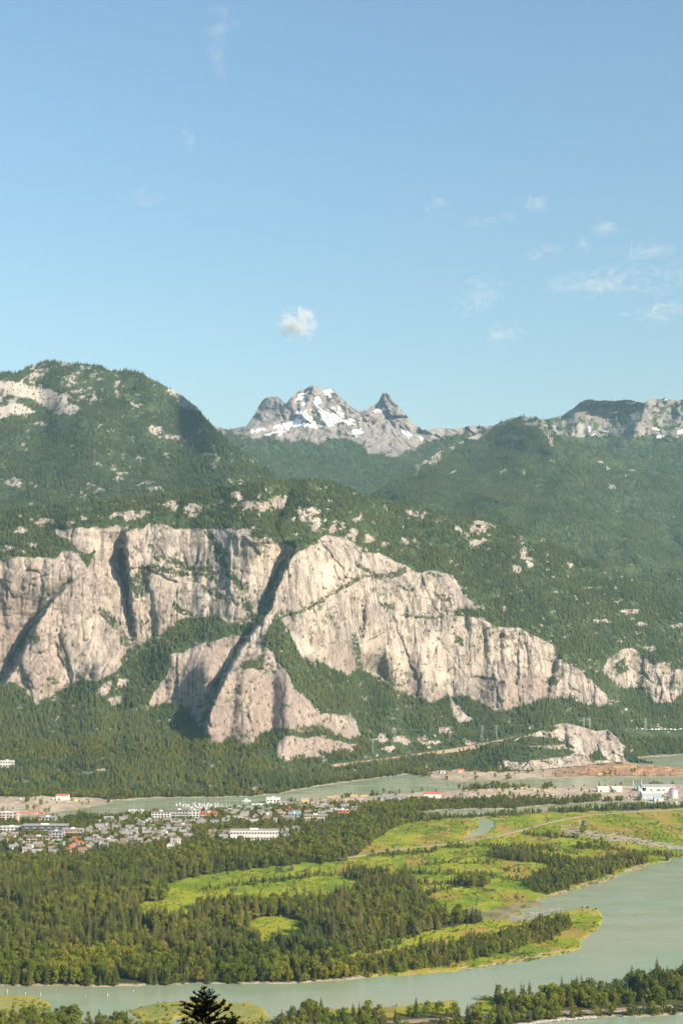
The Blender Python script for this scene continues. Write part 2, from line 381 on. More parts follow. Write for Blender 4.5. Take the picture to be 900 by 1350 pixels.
UPPER = [(226, 666, 8, 7), (254, 668, 13, 9), (312, 656, 10, 6), (330, 662, 16, 10), (345, 668, 18, 8), (372, 660, 10, 12), (402, 677, 17, 9), (415, 690, 8, 7), (438, 696, 6, 14), (447, 700, 5, 10), (462, 706, 7, 10), (486, 710, 6, 5), (470, 683, 9, 5), (490, 688, 6, 3), (545, 676, 13, 7), (560, 680, 8, 5), (532, 712, 8, 5), (505, 722, 7, 6), (608, 700, 11, 8), (630, 697, 18, 8), (628, 717, 11, 8), (688, 730, 6, 12), (696, 742, 8, 6), (680, 752, 7, 6), (727, 755, 7, 2.5), (752, 748, 6, 3), (792, 816, 10, 4), (845, 822, 10, 4), (830, 805, 12, 4), (815, 792, 9, 3), (893, 826, 12, 2.5), (850, 852, 14, 3), (60, 690, 14, 5), (95, 684, 25, 3), (180, 684, 20, 5), (155, 680, 12, 4), (30, 700, 10, 4), (10, 722, 10, 3), (28, 727, 12, 3), (45, 717, 10, 2.5), (322, 700, 16, 4), (530, 977, 14, 5), (555, 973, 10, 4), (503, 975, 12, 6), (565, 978, 11, 3.5), (512, 990, 10, 4), (585, 964, 7, 4), (615, 980, 8, 3), (270, 1040, 16, 4), (345, 1043, 14, 5), (120, 1016, 10, 2), (700, 958, 8, 3)]
TREES_ON_ROCK = [
 [(200, 733), (225, 738), (262, 748), (290, 756), (285, 760), (250, 752), (203, 742)], [(196, 750), (240, 752), (280, 760), (282, 765), (240, 760), (200, 756)],
 [(268, 775), (290, 780), (305, 790), (300, 794), (280, 788)], [(318, 790), (330, 795), (338, 815), (325, 812)], [(283, 725), (292, 735), (312, 760), (325, 775), (318, 778), (300, 762), (286, 742)],
 [(225, 790), (240, 800), (262, 815), (240, 812), (228, 803)], [(262, 692), (285, 705), (300, 735), (288, 728)],
 [(360, 812), (385, 806), (405, 798), (432, 785), (462, 768), (488, 752), (490, 757), (462, 774), (432, 791), (405, 804), (380, 813)],
 [(468, 742), (482, 748), (490, 756), (505, 758), (535, 750), (533, 756), (505, 764), (488, 762), (472, 748)], [(498, 795), (520, 800), (521, 805), (505, 803)],
 [(520, 768), (545, 778), (543, 782), (522, 772)], [(528, 810), (548, 812), (590, 815), (588, 817), (540, 815)], [(570, 783), (590, 790), (602, 800), (590, 798), (572, 789)],
 [(563, 754), (582, 762), (580, 765), (565, 758)], [(465, 835), (474, 838), (476, 880), (466, 885), (468, 860)], [(500, 890), (512, 895), (522, 905), (510, 904)],
 [(600, 835), (610, 845), (608, 855), (598, 848)], [(720, 900), (735, 905), (740, 890), (722, 895)], [(738, 872), (750, 868), (765, 880), (755, 882)],
 [(340, 866), (348, 862), (350, 880), (342, 884)], [(316, 880), (330, 872), (348, 876), (345, 882), (325, 884)], [(356, 880), (368, 884), (366, 888)], [(392, 958), (420, 956), (428, 962), (400, 962)], [(430, 945), (436, 948), (425, 955)],
 [(125, 800), (138, 806), (160, 822), (152, 832), (140, 825), (128, 812)], [(60, 895), (72, 893), (80, 900), (64, 905)], [(40, 842), (52, 838), (54, 852), (42, 850)], [(160, 835), (185, 850), (180, 860), (160, 850)],
 [(170, 762), (185, 745), (200, 750), (195, 780), (180, 790)], [(808, 880), (822, 868), (830, 884), (815, 892)], [(835, 905), (842, 888), (850, 892), (846, 912)]]
PALE = [[(80, 880), (92, 850), (100, 830), (112, 800), (118, 822), (132, 815), (126, 838), (140, 845), (138, 870), (110, 885), (95, 890), (72, 898)], [(480, 830), (520, 850), (560, 850), (590, 820), (600, 845), (570, 880), (560, 900), (520, 880), (480, 860)],
 [(385, 850), (405, 840), (430, 858), (430, 870), (405, 866), (388, 850)], [(380, 740), (440, 735), (470, 745), (430, 785), (390, 790), (375, 770)], [(592, 918), (600, 924), (622, 950), (605, 952), (597, 940)],
 [(75, 705), (110, 695), (160, 698), (140, 716), (112, 729), (95, 715)], [(325, 735), (350, 720), (385, 720), (362, 760), (335, 775), (320, 760)], [(570, 860), (595, 850), (590, 900), (572, 905)], [(735, 970), (760, 965), (768, 985), (755, 1000), (742, 990)]]
STEPS = [
 ([(386, 720, 34), (379, 735, 52), (371, 755, 58), (359, 775, 56), (356, 800, 44), (345, 815, 36), (326, 840, 42), (307, 868, 80), (290, 900, 120), (275, 935, 120), (268, 966, 90)], 48, 16),
 ([(95, 768, 12), (72, 786, 34), (52, 812, 60), (34, 845, 74), (22, 872, 76), (8, 895, 60), (0, 905, 40)], 38, 20),
 ([(26, 870, 12), (33, 890, 16), (41, 908, 16), (47, 930, 10)], 14, 8),
 ([(163, 700, 10), (164, 715, 46), (166, 740, 84), (169, 775, 40), (173, 810, 26), (177, 838, 18)], 40, 20),
 ([(194, 765, 10), (203, 800, 18), (206, 832, 14)], 16, 10),
 ([(478, 792, 18), (481, 815, 22), (474, 850, 12), (468, 882, 8)], 18, 10),
 ([(490, 758, 8), (492, 776, 6)], 9, 6), ([(616, 806, 8), (619, 830, 10)], 10, 8),
 ([(638, 826, 12), (641, 850, 12), (642, 872, 7)], 12, 8), ([(662, 832, 12), (661, 858, 14), (668, 895, 9)], 12, 8), ([(653, 866, 9), (662, 912, 9)], 10, 8),
 ([(735, 868, 18), (731, 886, 24), (725, 905, 20), (722, 924, 10)], 20, 12),
 ([(351, 710, 10), (354, 748, 9)], 10, 8), ([(310, 706, 7), (314, 732, 7)], 9, 8), ([(322, 712, 5), (324, 750, 5)], 8, 6), ([(272, 694, 6), (286, 720, 6), (300, 745, 5)], 8, 8),
 ([(386, 650, 26), (378, 672, 46), (366, 698, 40)], 30, 20), ([(244, 656, 12), (238, 670, 20), (233, 690, 12)], 18, 12),
 ([(60, 742, 8), (62, 765, 8)], 10, 8), ([(8, 745, 10), (4, 790, 9), (12, 830, 8)], 12, 8), ([(32, 765, 8), (30, 812, 9)], 10, 8),
 ([(185, 720, 10), (191, 748, 8)], 10, 8), ([(845, 880, 10), (842, 915, 14)], 12, 8), ([(815, 868, 7), (812, 900, 8)], 9, 7), ([(872, 882, 8), (868, 912, 8)], 10, 8),
 ([(575, 760, 4), (582, 800, 5)], 8, 8), ([(560, 845, 4), (574, 905, 5)], 10, 8), ([(505, 850, 5), (511, 895, 6)], 8, 6), ([(600, 860, 7), (596, 920, 8)], 10, 8),
 ([(325, 860, 5), (318, 905, 5), (305, 970, 5)], 10, 8), ([(82, 795, 6), (80, 850, 5), (60, 910, 5)], 10, 8), ([(255, 858, 8), (238, 900, 8), (225, 925, 6)], 10, 8)]
def c_warp(PX, PY, k=1.0):
    return PX + k * 7 * fbm(PX / 22, PY / 22, 11, 4), PY + k * 6 * fbm(PX / 22 + 40, PY / 22, 12, 4)
def c_masks(PX, PY):
    wx, wy = c_warp(PX, PY); e = sig((738 - PY) / 6); wy = wy + e * (9 * fbm(PX / 30, PY / 40, 13, 4)) * (PX < 420)
    big = any_in(wx, wy, ROCK); up = blobs(wx, wy, UPPER) + 1.2 * fbm(PX / 7, PY / 5, 23, 4, .6)
    tr = any_in(wx, wy, TREES_ON_ROCK)
    return big, up > 0.62, tr, any_in(PX + 10 * fbm(PX / 16, PY / 28, 31, 4), PY + 12 * fbm(PX / 16, PY / 28, 32, 4), PALE)
def c_tan(PX, PY):
    big, up, tr, _ = c_masks(PX, PY)
    low = sig((PY - 930) / 12)
    T = 0.62 * (1 - low) + 0.27 * low
    e = sig((PX - 480) / 25); T = T * (1 - e) + e * (0.60 - 0.24 * sig((PY - 890) / 12))
    e = sig((735 - PY) / 8); T = T * (1 - e) + e * 0.62
    e = sig((PX - 660) / 40) * sig((900 - PY) / 20); T = T * (1 - e) + e * 0.54
    e = sig((PY - 997) / 3); T = T * (1 - e) + e * 0.16
    T = np.where(big, 3.4, T)
    T = np.where(big & (PX > -220) & (PX < 400) & (PY < 728), 1.5, T); T = np.where(big & (PX >= 400) & (PX < 640) & (PY < lerp_line(PX, [(400, 742), (470, 748), (560, 772), (600, 785), (640, 820)])), 1.7, T)
    ap = (PX > 262) & (PX < 482) & (PY > 846) & (PX < 400 + (PY - 900) * 0.9); T = np.where(big & ap, 1.35, T)
    T = np.where(big & (PX < 330) & (PX > 190) & (PY > 836), 1.9, T)
    T = np.where(big & (PX > 160) & (PX < 300) & (PY < 800), 2.2, T)
    T = np.where(big & tr & ~ap, 1.2, T); T = np.where(up & ~big, 1.5, T)
    T = np.where(inside(PX, PY, ROCK[13]), 0.75, T); T = np.where(inside(PX, PY, ROCK[14]), 0.9, T)
    return smooth(smooth(T, 2, 0), 2, 1)
def c_relief(PX, PY, Y):
    big, up, tr, _ = c_masks(PX, PY)
    rk = smooth(smooth(big.astype(float), 2, 0), 2, 1); upm = smooth(smooth((up & ~big).astype(float), 2, 0), 2, 1)
    X, _, Z = place(PX, PY, Y)
    wxx = X + 14 * fbm(X / 60, Z / 60, 71, 3)
    smoothwall = 1 - 0.45 * np.clip(sig((PX - 372) / 8), 0, 1) * sig((640 - PX) / 20)
    d = rk * smoothwall * (6.0 * ridged(wxx / 50, Z / 240, 61, 3, .5) + 2.0 * fbm(wxx / 30, Z / 90, 64, 4, 0.5))
    cr = vnoise(wxx / 40, Z / 210, 77); ca_ = np.clip(2.2 * vnoise(X / 90, Z / 110, 78) + .45, 0, 1); d = d + rk * ca_ * 11 * np.exp(-(cr / .028) ** 2)     # deep upright clefts
    cr = vnoise(wxx / 17 + 9, Z / 120, 79); d = d + rk * np.clip(2.5 * vnoise(X / 60, Z / 80, 80) + .2, 0, 1) * 5 * np.exp(-(cr / .045) ** 2)
    wav = X * 0.25 + Z + 16 * fbm(X / 80, Z / 80, 66, 3)                      # slanting ledges
    d = d + rk * smoothwall * 4.0 * (np.abs(((wav / 46) % 1.0) - 0.35) - 0.25)
    bx = X + 9 * fbm(X / 30, Z / 30, 73, 3); bz = Z + 0.35 * X + 14 * fbm(X / 40, Z / 40, 75, 3)
    d = d + rk * (0.55 + 0.45 * smoothwall) * (16 * blocks(bx / 78, bz / 185, 301) + 5 * blocks(bx / 32, bz / 84, 302)) + rk * 1.3 * blocks(bx / 11, bz / 24, 303)
    d = d + rk * 0.8 * fbm(X / 7, Z / 14, 68, 3)
    d = d + (1 - rk) * (30 * fbm(X / 260, PY / 60, 81, 3) + 14 * fbm(X / 70, Y / 70, 84, 3)) * sig((1005 - PY) / 8)
    d = d + upm * (12 * blocks(X / 26, Z / 40, 304) + 5 * blocks(X / 10, Z / 14, 305))
    for i, (ln, L1, L2) in enumerate(STEPS): d = d + (1.75 if i in (0, 1, 3) else 1.45) * step(PX, PY, ln, L1, L2, seed=i)
    return d
def c_level(PX, PY, Y):
    """the upper cliffs stand on one line: take out the depth each column gathered below them"""
    xq = PX[0]; k = np.argmin(np.abs(PY - 832), axis=0); y0 = Y[k, np.arange(len(xq))]
    ref = lerp_line(xq, [(-220, 3870), (0, 3870), (100, 3850), (200, 3880), (250, 3850), (300, 3800), (350, 3770), (400, 3820), (450, 3930), (500, 4070), (550, 4140), (600, 4175), (650, 4190), (700, 4245), (750, 4400), (800, 4540), (900, 4770), (1121, 4980)])
    return Y + (ref - y0)[None, :] * sig((872 - PY) / 9)
CL = build_layer(xs, c_base, c_ridge, 330, c_Y, c_tan, c_relief, hsm=10, back=(500, 160), level=c_level)
big, up, tr, pal = c_masks(CL.PX, CL.PY)
nz = np.gradient(CL.Z, axis=0) / np.maximum(np.gradient(CL.Y, axis=0), 0.3)    # steepness seen along a column
veg = fbm(CL.PX / 5, CL.PY / 4, 101, 4) + 0.35 * fbm(CL.PX / 40, CL.PY / 30, 105, 2)
ledge = (big & (veg > 0.34)) | (big & tr)
rock = ((big & ~ledge) | up).astype(float)
rock = np.maximum(rock, np.where(big, np.where(tr, 0.10 + 0.75 * (fbm(CL.PX / 4, CL.PY / 3, 121, 3) > 0.12), 0.45), 0))
pale = smooth(smooth(pal.astype(float), 3, 0), 2, 1) * np.clip(.45 + 1.0 * fbm(CL.PX / 14, CL.PY / 30, 131, 4), 0, .85)
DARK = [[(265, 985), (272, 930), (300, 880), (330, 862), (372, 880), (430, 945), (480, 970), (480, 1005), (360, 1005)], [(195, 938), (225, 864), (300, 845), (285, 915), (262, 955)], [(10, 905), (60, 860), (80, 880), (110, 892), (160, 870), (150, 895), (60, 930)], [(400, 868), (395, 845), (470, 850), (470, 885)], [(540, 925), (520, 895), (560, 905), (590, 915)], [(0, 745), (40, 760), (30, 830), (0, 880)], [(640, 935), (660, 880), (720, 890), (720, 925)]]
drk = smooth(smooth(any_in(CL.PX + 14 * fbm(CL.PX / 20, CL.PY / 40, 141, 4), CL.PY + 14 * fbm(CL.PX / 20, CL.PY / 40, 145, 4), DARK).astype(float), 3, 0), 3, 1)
GULLY_SHADE = [[(72, 790), (52, 816), (34, 848), (20, 876), (6, 900), (-6, 900), (14, 866), (34, 834), (55, 806)], [(326, 842), (307, 870), (290, 902), (275, 937), (266, 964), (260, 956), (276, 920), (292, 886), (312, 852)], [(386, 722), (380, 745), (362, 775), (356, 806), (335, 822), (340, 795), (352, 770), (368, 745)], [(163, 712), (168, 760), (174, 812), (178, 840), (172, 832), (165, 800), (158, 765), (154, 738), (157, 724)]]
gul_shade = any_in(CL.PX + 6 * fbm(CL.PX / 9, CL.PY / 9, 151, 3), CL.PY + 6 * fbm(CL.PX / 9, CL.PY / 9, 155, 3), GULLY_SHADE)
rock = np.where(gul_shade & big, np.minimum(rock, 0.12 + .5 * (fbm(CL.PX / 5, CL.PY / 7, 157, 3) > .12)), rock)      # mossy gullies, painted dark forest-floor green to deepen their shade
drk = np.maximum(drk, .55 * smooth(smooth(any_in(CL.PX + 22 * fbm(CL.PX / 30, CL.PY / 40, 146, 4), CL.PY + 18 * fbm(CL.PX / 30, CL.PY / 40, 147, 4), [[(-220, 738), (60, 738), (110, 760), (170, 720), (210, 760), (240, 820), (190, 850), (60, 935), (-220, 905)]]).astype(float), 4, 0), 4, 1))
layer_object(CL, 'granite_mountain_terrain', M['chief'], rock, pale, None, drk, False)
cut = dist_line(CL.PX, CL.PY, [(436, 1009), (510, 1000), (560, 993), (600, 988), (650, 978), (690, 970)])
road_c = (cut < 3.0) | inside(CL.PX, CL.PY, [(818, 961), (1121, 958), (1121, 975), (836, 974)]) | inside(CL.PX, CL.PY, [(540, 1014), (600, 1011), (602, 1015), (545, 1018)])
thin = np.where((CL.PX > 480) & (CL.PX < 660) & (CL.PY > 960) & (CL.PY < 1000), 0.35, 1.0)
c_prob = np.where(road_c | ((CL.PX > 668) & (CL.PX < 822) & (CL.PY > 985)), 0.0, np.where(big, np.where(tr, 1.6, np.where(veg > 0.36, 0.75, 0.002)), np.where(up, 0.12, thin)))

# ---- the granite knoll standing free in front
xk = np.arange(596, 862, 1.25)
k_ridge = lerp_line(xk, [(596, 1012), (625, 1000), (650, 986), (675, 973), (700, 964), (720, 957), (745, 953), (765, 958), (785, 964), (800, 962), (815, 974), (830, 992), (845, 1002), (862, 1006)])
k_base = lerp_line(xk, [(596, 1016), (650, 1017), (700, 1017), (760, 1012), (815, 1006), (862, 1008)]); k_base = np.maximum(k_base, k_ridge + 1.5)
_, zb = ray(xk, k_base); k_Y = (-3 - CAMH) / zb
K_TREES = [[(600, 1010), (640, 990), (668, 985), (700, 986), (740, 988), (760, 992), (752, 998), (715, 1002), (690, 1004), (655, 1004), (640, 1012), (600, 1014)], [(655, 990), (668, 979), (700, 970), (735, 974), (748, 982), (720, 983), (690, 986)], [(705, 962), (722, 957), (738, 960), (730, 966)], [(775, 996), (790, 990), (800, 1003), (778, 1004)], [(820, 985), (862, 1000), (862, 1008), (822, 1004)]]
def k_masks(PX, PY):
    wx, wy = c_warp(PX, PY, .7); return any_in(wx, wy, KNOLL), any_in(wx, wy, K_TREES)
def k_tan(PX, PY):
    a, b = k_masks(PX, PY); return smooth(smooth(np.where(a & ~b, 1.25, .55), 2, 0), 2, 1)
def k_relief(PX, PY, Y):
    a, b = k_masks(PX, PY); rk = smooth((a & ~b).astype(float), 2, 1); X, _, Z = place(PX, PY, Y); bx = X + 6 * fbm(X / 25, Z / 25, 73, 3)
    d = rk * (13 * blocks(bx / 48, (Z + .5 * X) / 60, 311) + 7 * blocks(bx / 20, (Z + .4 * X) / 28, 312) + 3 * blocks(bx / 9, Z / 12, 313)) + 10 * fbm(X / 60, Z / 40, 315, 3)
    for i, ln in enumerate(([(778, 962, 12), (790, 998, 14)], [(745, 957, 12), (750, 998, 12)], [(800, 964, 12), (808, 1000, 10)], [(720, 975, 6), (705, 1010, 10)])): d = d + step(PX, PY, ln, 12, 8, seed=40 + i)
    return d * sig((k_base[None, :] - PY) / 1.5 - 2)
KL = build_layer(xk, k_base, k_ridge, 90, k_Y, k_tan, k_relief, hsm=4, back=(120, 60))
ka, kt = k_masks(KL.PX, KL.PY); kveg = fbm(KL.PX / 5, KL.PY / 4, 111, 4)
layer_object(KL, 'granite_knoll_terrain', M['chief'], np.where(ka & ~kt, np.where(kveg > .34, .5, 1.0), 0.0), .35 * inside(KL.PX, KL.PY, [(735, 970), (760, 962), (768, 985), (755, 1000), (742, 990)]), None, None, False)
k_prob = np.where(ka & ~kt, np.where(kveg > .34, .2, .01), 1.0)

# ---- the wooded mountain behind on the left
xs2 = np.arange(-240, 1141, 2.5)
def lumps(PX, PY, Y, a=45, b=20, seed=200):
    X, _, Z = place(PX, PY, Y)
    return a * fbm(X / 420 + 0.0015 * Z, Z / 420, seed, 3) + b * fbm(X / 90, Z / 90, seed + 5, 4)
b_ridge = lerp_line(xs2, [(-240, 512), (-80, 498), (0, 491), (25, 490), (40, 482), (62, 476), (82, 478), (110, 480), (135, 482), (146, 489), (162, 487), (182, 490), (205, 503), (225, 513), (240, 522), (258, 535), (272, 551), (285, 567), (310, 587), (340, 607), (372, 634), (420, 668), (480, 702), (1141, 780)]) + 2.0 * fbm(xs2 / 9, xs2 * 0, 5, 3)
b_base = np.maximum(np.interp(xs2, xs, c_ridge) + 26, b_ridge + 30)
B_SLAB = [[(-240, 490), (0, 500), (30, 502), (60, 515), (80, 518), (106, 538), (95, 545), (65, 541), (40, 528), (0, 520), (-240, 512)], [(-240, 526), (0, 531), (25, 536), (50, 545), (40, 550), (0, 548), (-240, 550)], [(222, 511), (245, 522), (268, 545), (262, 547), (240, 530), (222, 518)]]
B_BL = [(62, 482, 16, 6), (85, 480, 12, 4), (45, 492, 12, 6), (160, 489, 12, 3), (120, 523, 14, 6), (135, 528, 7, 5), (180, 531, 14, 3), (203, 550, 6, 4), (205, 568, 10, 4), (228, 575, 12, 5), (260, 570, 12, 4), (268, 600, 12, 3), (222, 601, 8, 5), (288, 610, 5, 5), (160, 632, 10, 7), (130, 613, 5, 3), (150, 618, 10, 3), (190, 637, 16, 3), (203, 646, 11, 3), (137, 648, 11, 3), (125, 637, 5, 4), (18, 636, 12, 5), (45, 637, 10, 4), (40, 666, 10, 4), (107, 649, 8, 3), (164, 662, 10, 4), (60, 562, 14, 4), (95, 566, 8, 2), (35, 584, 14, 2), (155, 613, 6, 3), (316, 633, 14, 4), (185, 605, 5, 4), (240, 580, 9, 4), (95, 500, 14, 4), (110, 488, 10, 3), (125, 676, 10, 3), (75, 680, 12, 4)]
def b_tan(PX, PY): return np.where(any_in(PX, PY, B_SLAB), 1.5, 0.72 + 0.5 * fbm(PX / 60, PY / 30, 210, 3))
def b_relief(PX, PY, Y): return lumps(PX, PY, Y, 16, 30, 220) + step(PX, PY, [(188, 590, 18), (192, 610, 26), (188, 640, 10)], 20, 14)
BL = build_layer(xs2, b_base, b_ridge, 150, 5300 + 0 * xs2, b_tan, b_relief, hsm=6, back=(600, 300))
wx, wy = BL.PX + 10 * fbm(BL.PX / 20, BL.PY / 20, 231, 4), BL.PY + 8 * fbm(BL.PX / 20, BL.PY / 20, 236, 4)
br = any_in(wx, wy, B_SLAB) | (blobs(wx, wy, B_BL) + 1.3 * fbm(BL.PX / 6, BL.PY / 4, 240, 4, .6) > 0.78) | ((BL.PY < 530) & (BL.PX < 160) & (fbm(BL.PX / 7, BL.PY / 4, 250, 4) > 0.27))
layer_object(BL, 'wooded_mountain_terrain', M['back'], br.astype(float), np.where(any_in(wx, wy, B_SLAB), .7, .25) * br, None)
b_prob = np.where(br, 0.22, 1.0) * np.where(fbm(BL.PX / 30, BL.PY / 16, 260, 3) > 0.3, 0.6, 1.0)

# ---- the wooded hill across the side valley on the right
d_ridge = lerp_line(xs2, [(-240, 800), (380, 720), (440, 680), (480, 658), (505, 641), (540, 618), (575, 598), (610, 580), (640, 565), (662, 555), (690, 549), (712, 553), (722, 568), (745, 581), (790, 590), (830, 611), (870, 629), (900, 641), (1000, 680), (1141, 730)]) + 2.0 * fbm(xs2 / 12, xs2 * 0, 6, 3)
d_base = np.maximum(np.interp(xs2, xs, c_ridge) + 26, d_ridge + 30)
D_BL = [(820, 628, 10, 3), (838, 622, 10, 3), (800, 618, 6, 3), (785, 610, 6, 3), (730, 608, 6, 3), (690, 625, 5, 3), (665, 621, 5, 3), (595, 620, 5, 3), (560, 603, 7, 4), (640, 572, 9, 3), (690, 552, 14, 4), (673, 556, 9, 3), (755, 600, 5, 3), (805, 641, 5, 3), (880, 683, 12, 2), (705, 640, 4, 2), (612, 640, 4, 3), (690, 577, 7, 3)]
def d_tan(PX, PY): return 0.44 + 0.30 * fbm(PX / 90, PY / 30, 310, 3)
def d_relief(PX, PY, Y): return lumps(PX, PY, Y, 170, 50, 320) + ramp_away(PX, PY, [(640, 583), (605, 606), (572, 638), (552, 670), (540, 700)], 7, 90) + step(PX, PY, [(700, 570, 60), (650, 600, 80), (610, 640, 80)], 40, 30, 3) + step(PX, PY, [(770, 590, 50), (735, 630, 80), (700, 690, 60)], 50, 40, 4) + step(PX, PY, [(860, 640, 20), (830, 700, 40), (820, 740, 30)], 50, 40, 4)
DL = build_layer(xs2, d_base, d_ridge, 150, 5700 + 0 * xs2, d_tan, d_relief, hsm=8, back=(900, 350))
wx, wy = DL.PX + 8 * fbm(DL.PX / 14, DL.PY / 14, 331, 4), DL.PY + 6 * fbm(DL.PX / 14, DL.PY / 14, 336, 4)
dr = (blobs(wx, wy, D_BL) + 1.0 * fbm(DL.PX / 6, DL.PY / 4, 340, 3) > 0.85) | ((DL.PX > 545) & (DL.PX < 730) & (DL.PY < d_ridge[None, :] + 9 + 16 * fbm(DL.PX / 14, DL.PY / 8, 345, 3)) & (fbm(DL.PX / 7, DL.PY / 5, 346, 3) > -.12))
layer_object(DL, 'valley_hill_terrain', M['back'], dr.astype(float), 0.1 * dr, None)
d_prob = np.where(dr, 0.1, 1.0)

# ---- the snowy peaks
xe = np.arange(-240, 1141, 1.6)
e_ridge = lerp_line(xe, [(-240, 600), (200, 575), (285, 562), (300, 566), (324, 562), (329, 556), (336, 545), (344, 530), (350, 524.5), (358, 523), (366, 523), (377, 532), (384, 524), (392, 517), (401, 513), (407, 510), (411, 507), (415, 511), (420, 508.5), (424, 515), (431, 511.5), (440, 513), (446, 521), (458, 531), (470, 541), (476, 543), (485, 539), (494, 533), (498, 531), (501, 524), (504, 519.5), (509, 518), (513, 519.5), (517, 524), (521, 531), (526, 536), (531, 544), (540, 553), (549, 561), (557, 567), (580, 564), (600, 566), (620, 561), (640, 562), (680, 556), (1141, 600)]) + 1.8 * fbm(xe / 3.5, xe * 0, 9, 3) * sig((570 - xe) / 10) * sig((xe - 320) / 4)
e_base = np.full(xe.shape, 690.0)
E_STEPS = [([(352, 523, 40), (345, 535, 40), (336, 556, 30)], 16, 10), ([(404, 511, 30), (398, 530, 40), (384, 548, 40)], 14, 12), ([(440, 514, 50), (434, 530, 40), (428, 545, 20)], 14, 10), ([(508, 519, 40), (500, 535, 50), (470, 552, 60), (456, 566, 30)], 30, 22), ([(524, 540, 30), (508, 558, 50), (498, 574, 20)], 22, 22), ([(548, 565, 30), (536, 578, 20)], 20, 20)]
def e_tan(PX, PY): return np.where(PY < 566, 1.15, np.where(PY < 600, 0.62, 0.42)) + (0.4 * sig((585 - PY) / 6)) * fbm(PX / 24, PY / 14, 410, 3)
def e_relief(PX, PY, Y):
    k = sig((585 - PY) / 8)
    d = lumps(PX, PY, Y, 40, 26, 420) * (1 - 0.5 * k)
    X, _, Z = place(PX, PY, Y)
    d = d + k * (60 * ridged(X / 170 + Z / 330, Z / 260, 430, 4, .6) + 30 * fbm(X / 55, Z / 55, 436, 4) + 70 * blocks(X / 150 + Z / 400, Z / 170, 441) + 34 * blocks(X / 60 - Z / 200, Z / 70, 442))
    d = d + ramp_away(PX, PY, [(383, 520), (378, 540), (364, 556), (340, 566)], 9.0, 56)
    for i, (ln, L1, L2) in enumerate(E_STEPS): d = d + step(PX, PY, ln, L1, L2, 1.6, seed=60 + i)
    return d
EL = build_layer(xe, e_base, e_ridge, 190, 7600 + 0 * xe, e_tan, e_relief, hsm=10, back=(900, 500))
wx, wy = EL.PX + 7 * fbm(EL.PX / 9, EL.PY / 7, 441, 4), EL.PY + 6 * fbm(EL.PX / 9, EL.PY / 7, 446, 4)
SNOW = [[(418, 535), (428, 542), (440, 547), (448, 541), (453, 549), (446, 557), (438, 563), (430, 556), (420, 548)], [(385, 545), (405, 541), (405, 546), (388, 549)], [(360, 562), (380, 556), (402, 549), (410, 551), (395, 558), (370, 567)], [(410, 560), (430, 560), (438, 563), (415, 566)], [(425, 517), (434, 513), (440, 517), (432, 522)], [(465, 568), (474, 566), (482, 571), (470, 574)], [(494, 541), (505, 538), (512, 540), (500, 544)], [(396, 532), (404, 540), (407, 542), (400, 533)], [(345, 573), (372, 567), (385, 566), (370, 572)], [(330, 568), (350, 564), (352, 566), (334, 571)], [(382, 560), (400, 557), (420, 556), (412, 562), (390, 563)], [(440, 538), (448, 533), (452, 538), (446, 543)], [(412, 528), (420, 524), (424, 530), (416, 534)], [(455, 556), (466, 552), (470, 556), (460, 560)], [(390, 524), (398, 520), (400, 526), (394, 529)], [(402, 516), (412, 518), (405, 520)], [(552, 576), (556, 578), (553, 582)], [(530, 566), (545, 574), (542, 578), (528, 570)]]
es = any_in(EL.PX + 7 * fbm(EL.PX / 5, EL.PY / 4, 451, 4, .6), EL.PY + 5 * fbm(EL.PX / 5, EL.PY / 4, 455, 4, .6), SNOW) & (fbm(EL.PX / 3, EL.PY / 2, 458, 2) > -.3)
tl = lerp_line(EL.PX[0], [(-240, 585), (300, 572), (330, 574), (360, 578), (400, 580), (420, 584), (440, 574), (470, 580), (490, 594), (520, 600), (545, 592), (560, 578), (600, 572), (640, 566), (700, 566), (1141, 600)])
er = ((wy < tl[None, :] + 3) & (fbm(EL.PX / 8, EL.PY / 6, 460, 4) > -0.62 + 0.62 * sig((EL.PY - tl[None, :] + 4) / 5) - 0.3 * (EL.PY < 562))) | (blobs(wx, wy, [(493, 595, 10, 4), (535, 588, 12, 9), (415, 577, 14, 3), (380, 570, 22, 6)]) > 0.5)
layer_object(EL, 'snowy_peaks_terrain', M['peak'], er.astype(float), 0.25 * smooth(er.astype(float), 1, 1), es.astype(float))
e_prob = np.where(er | es, 0.01, np.where(EL.PY < tl[None, :], 0.25, 1.0)) * (EL.PX < 720)

# ---- the craggy plateau on the right skyline
xs3 = np.arange(560, 1141, 2.0)
f_ridge = lerp_line(xs3, [(560, 687), (620, 655), (660, 605), (688, 562), (700, 553), (722, 553), (740, 548), (752, 540), (764, 531), (774, 526), (790, 528), (806, 528), (830, 527), (848, 531), (858, 526), (872, 526), (890, 528), (950, 522), (1141, 530)]) + 1.5 * fbm(xs3 / 6, xs3 * 0, 8, 3)
f_base = np.full(xs3.shape, 690.0)
F_STEPS = [([(792, 532, 120), (782, 550, 150), (775, 570, 150), (765, 600, 60)], 60, 20), ([(848, 534, 90), (838, 555, 120), (830, 575, 120), (800, 590, 60)], 46, 20), ([(893, 530, 60), (885, 560, 90), (870, 580, 80)], 30, 20), ([(925, 530, 60), (915, 560, 90), (905, 585, 80)], 30, 20), ([(742, 550, 40), (748, 575, 40)], 24, 12), ([(815, 580, 30), (800, 620, 50), (795, 650, 30)], 30, 20), ([(880, 590, 40), (868, 640, 50)], 30, 20)]
def f_tan(PX, PY): return np.where(PY < 545, 1.6, np.where(PY < 590, 0.9, 0.5)) + 0.4 * sig((588 - PY) / 6) * fbm(PX / 24, PY / 14, 510, 3)
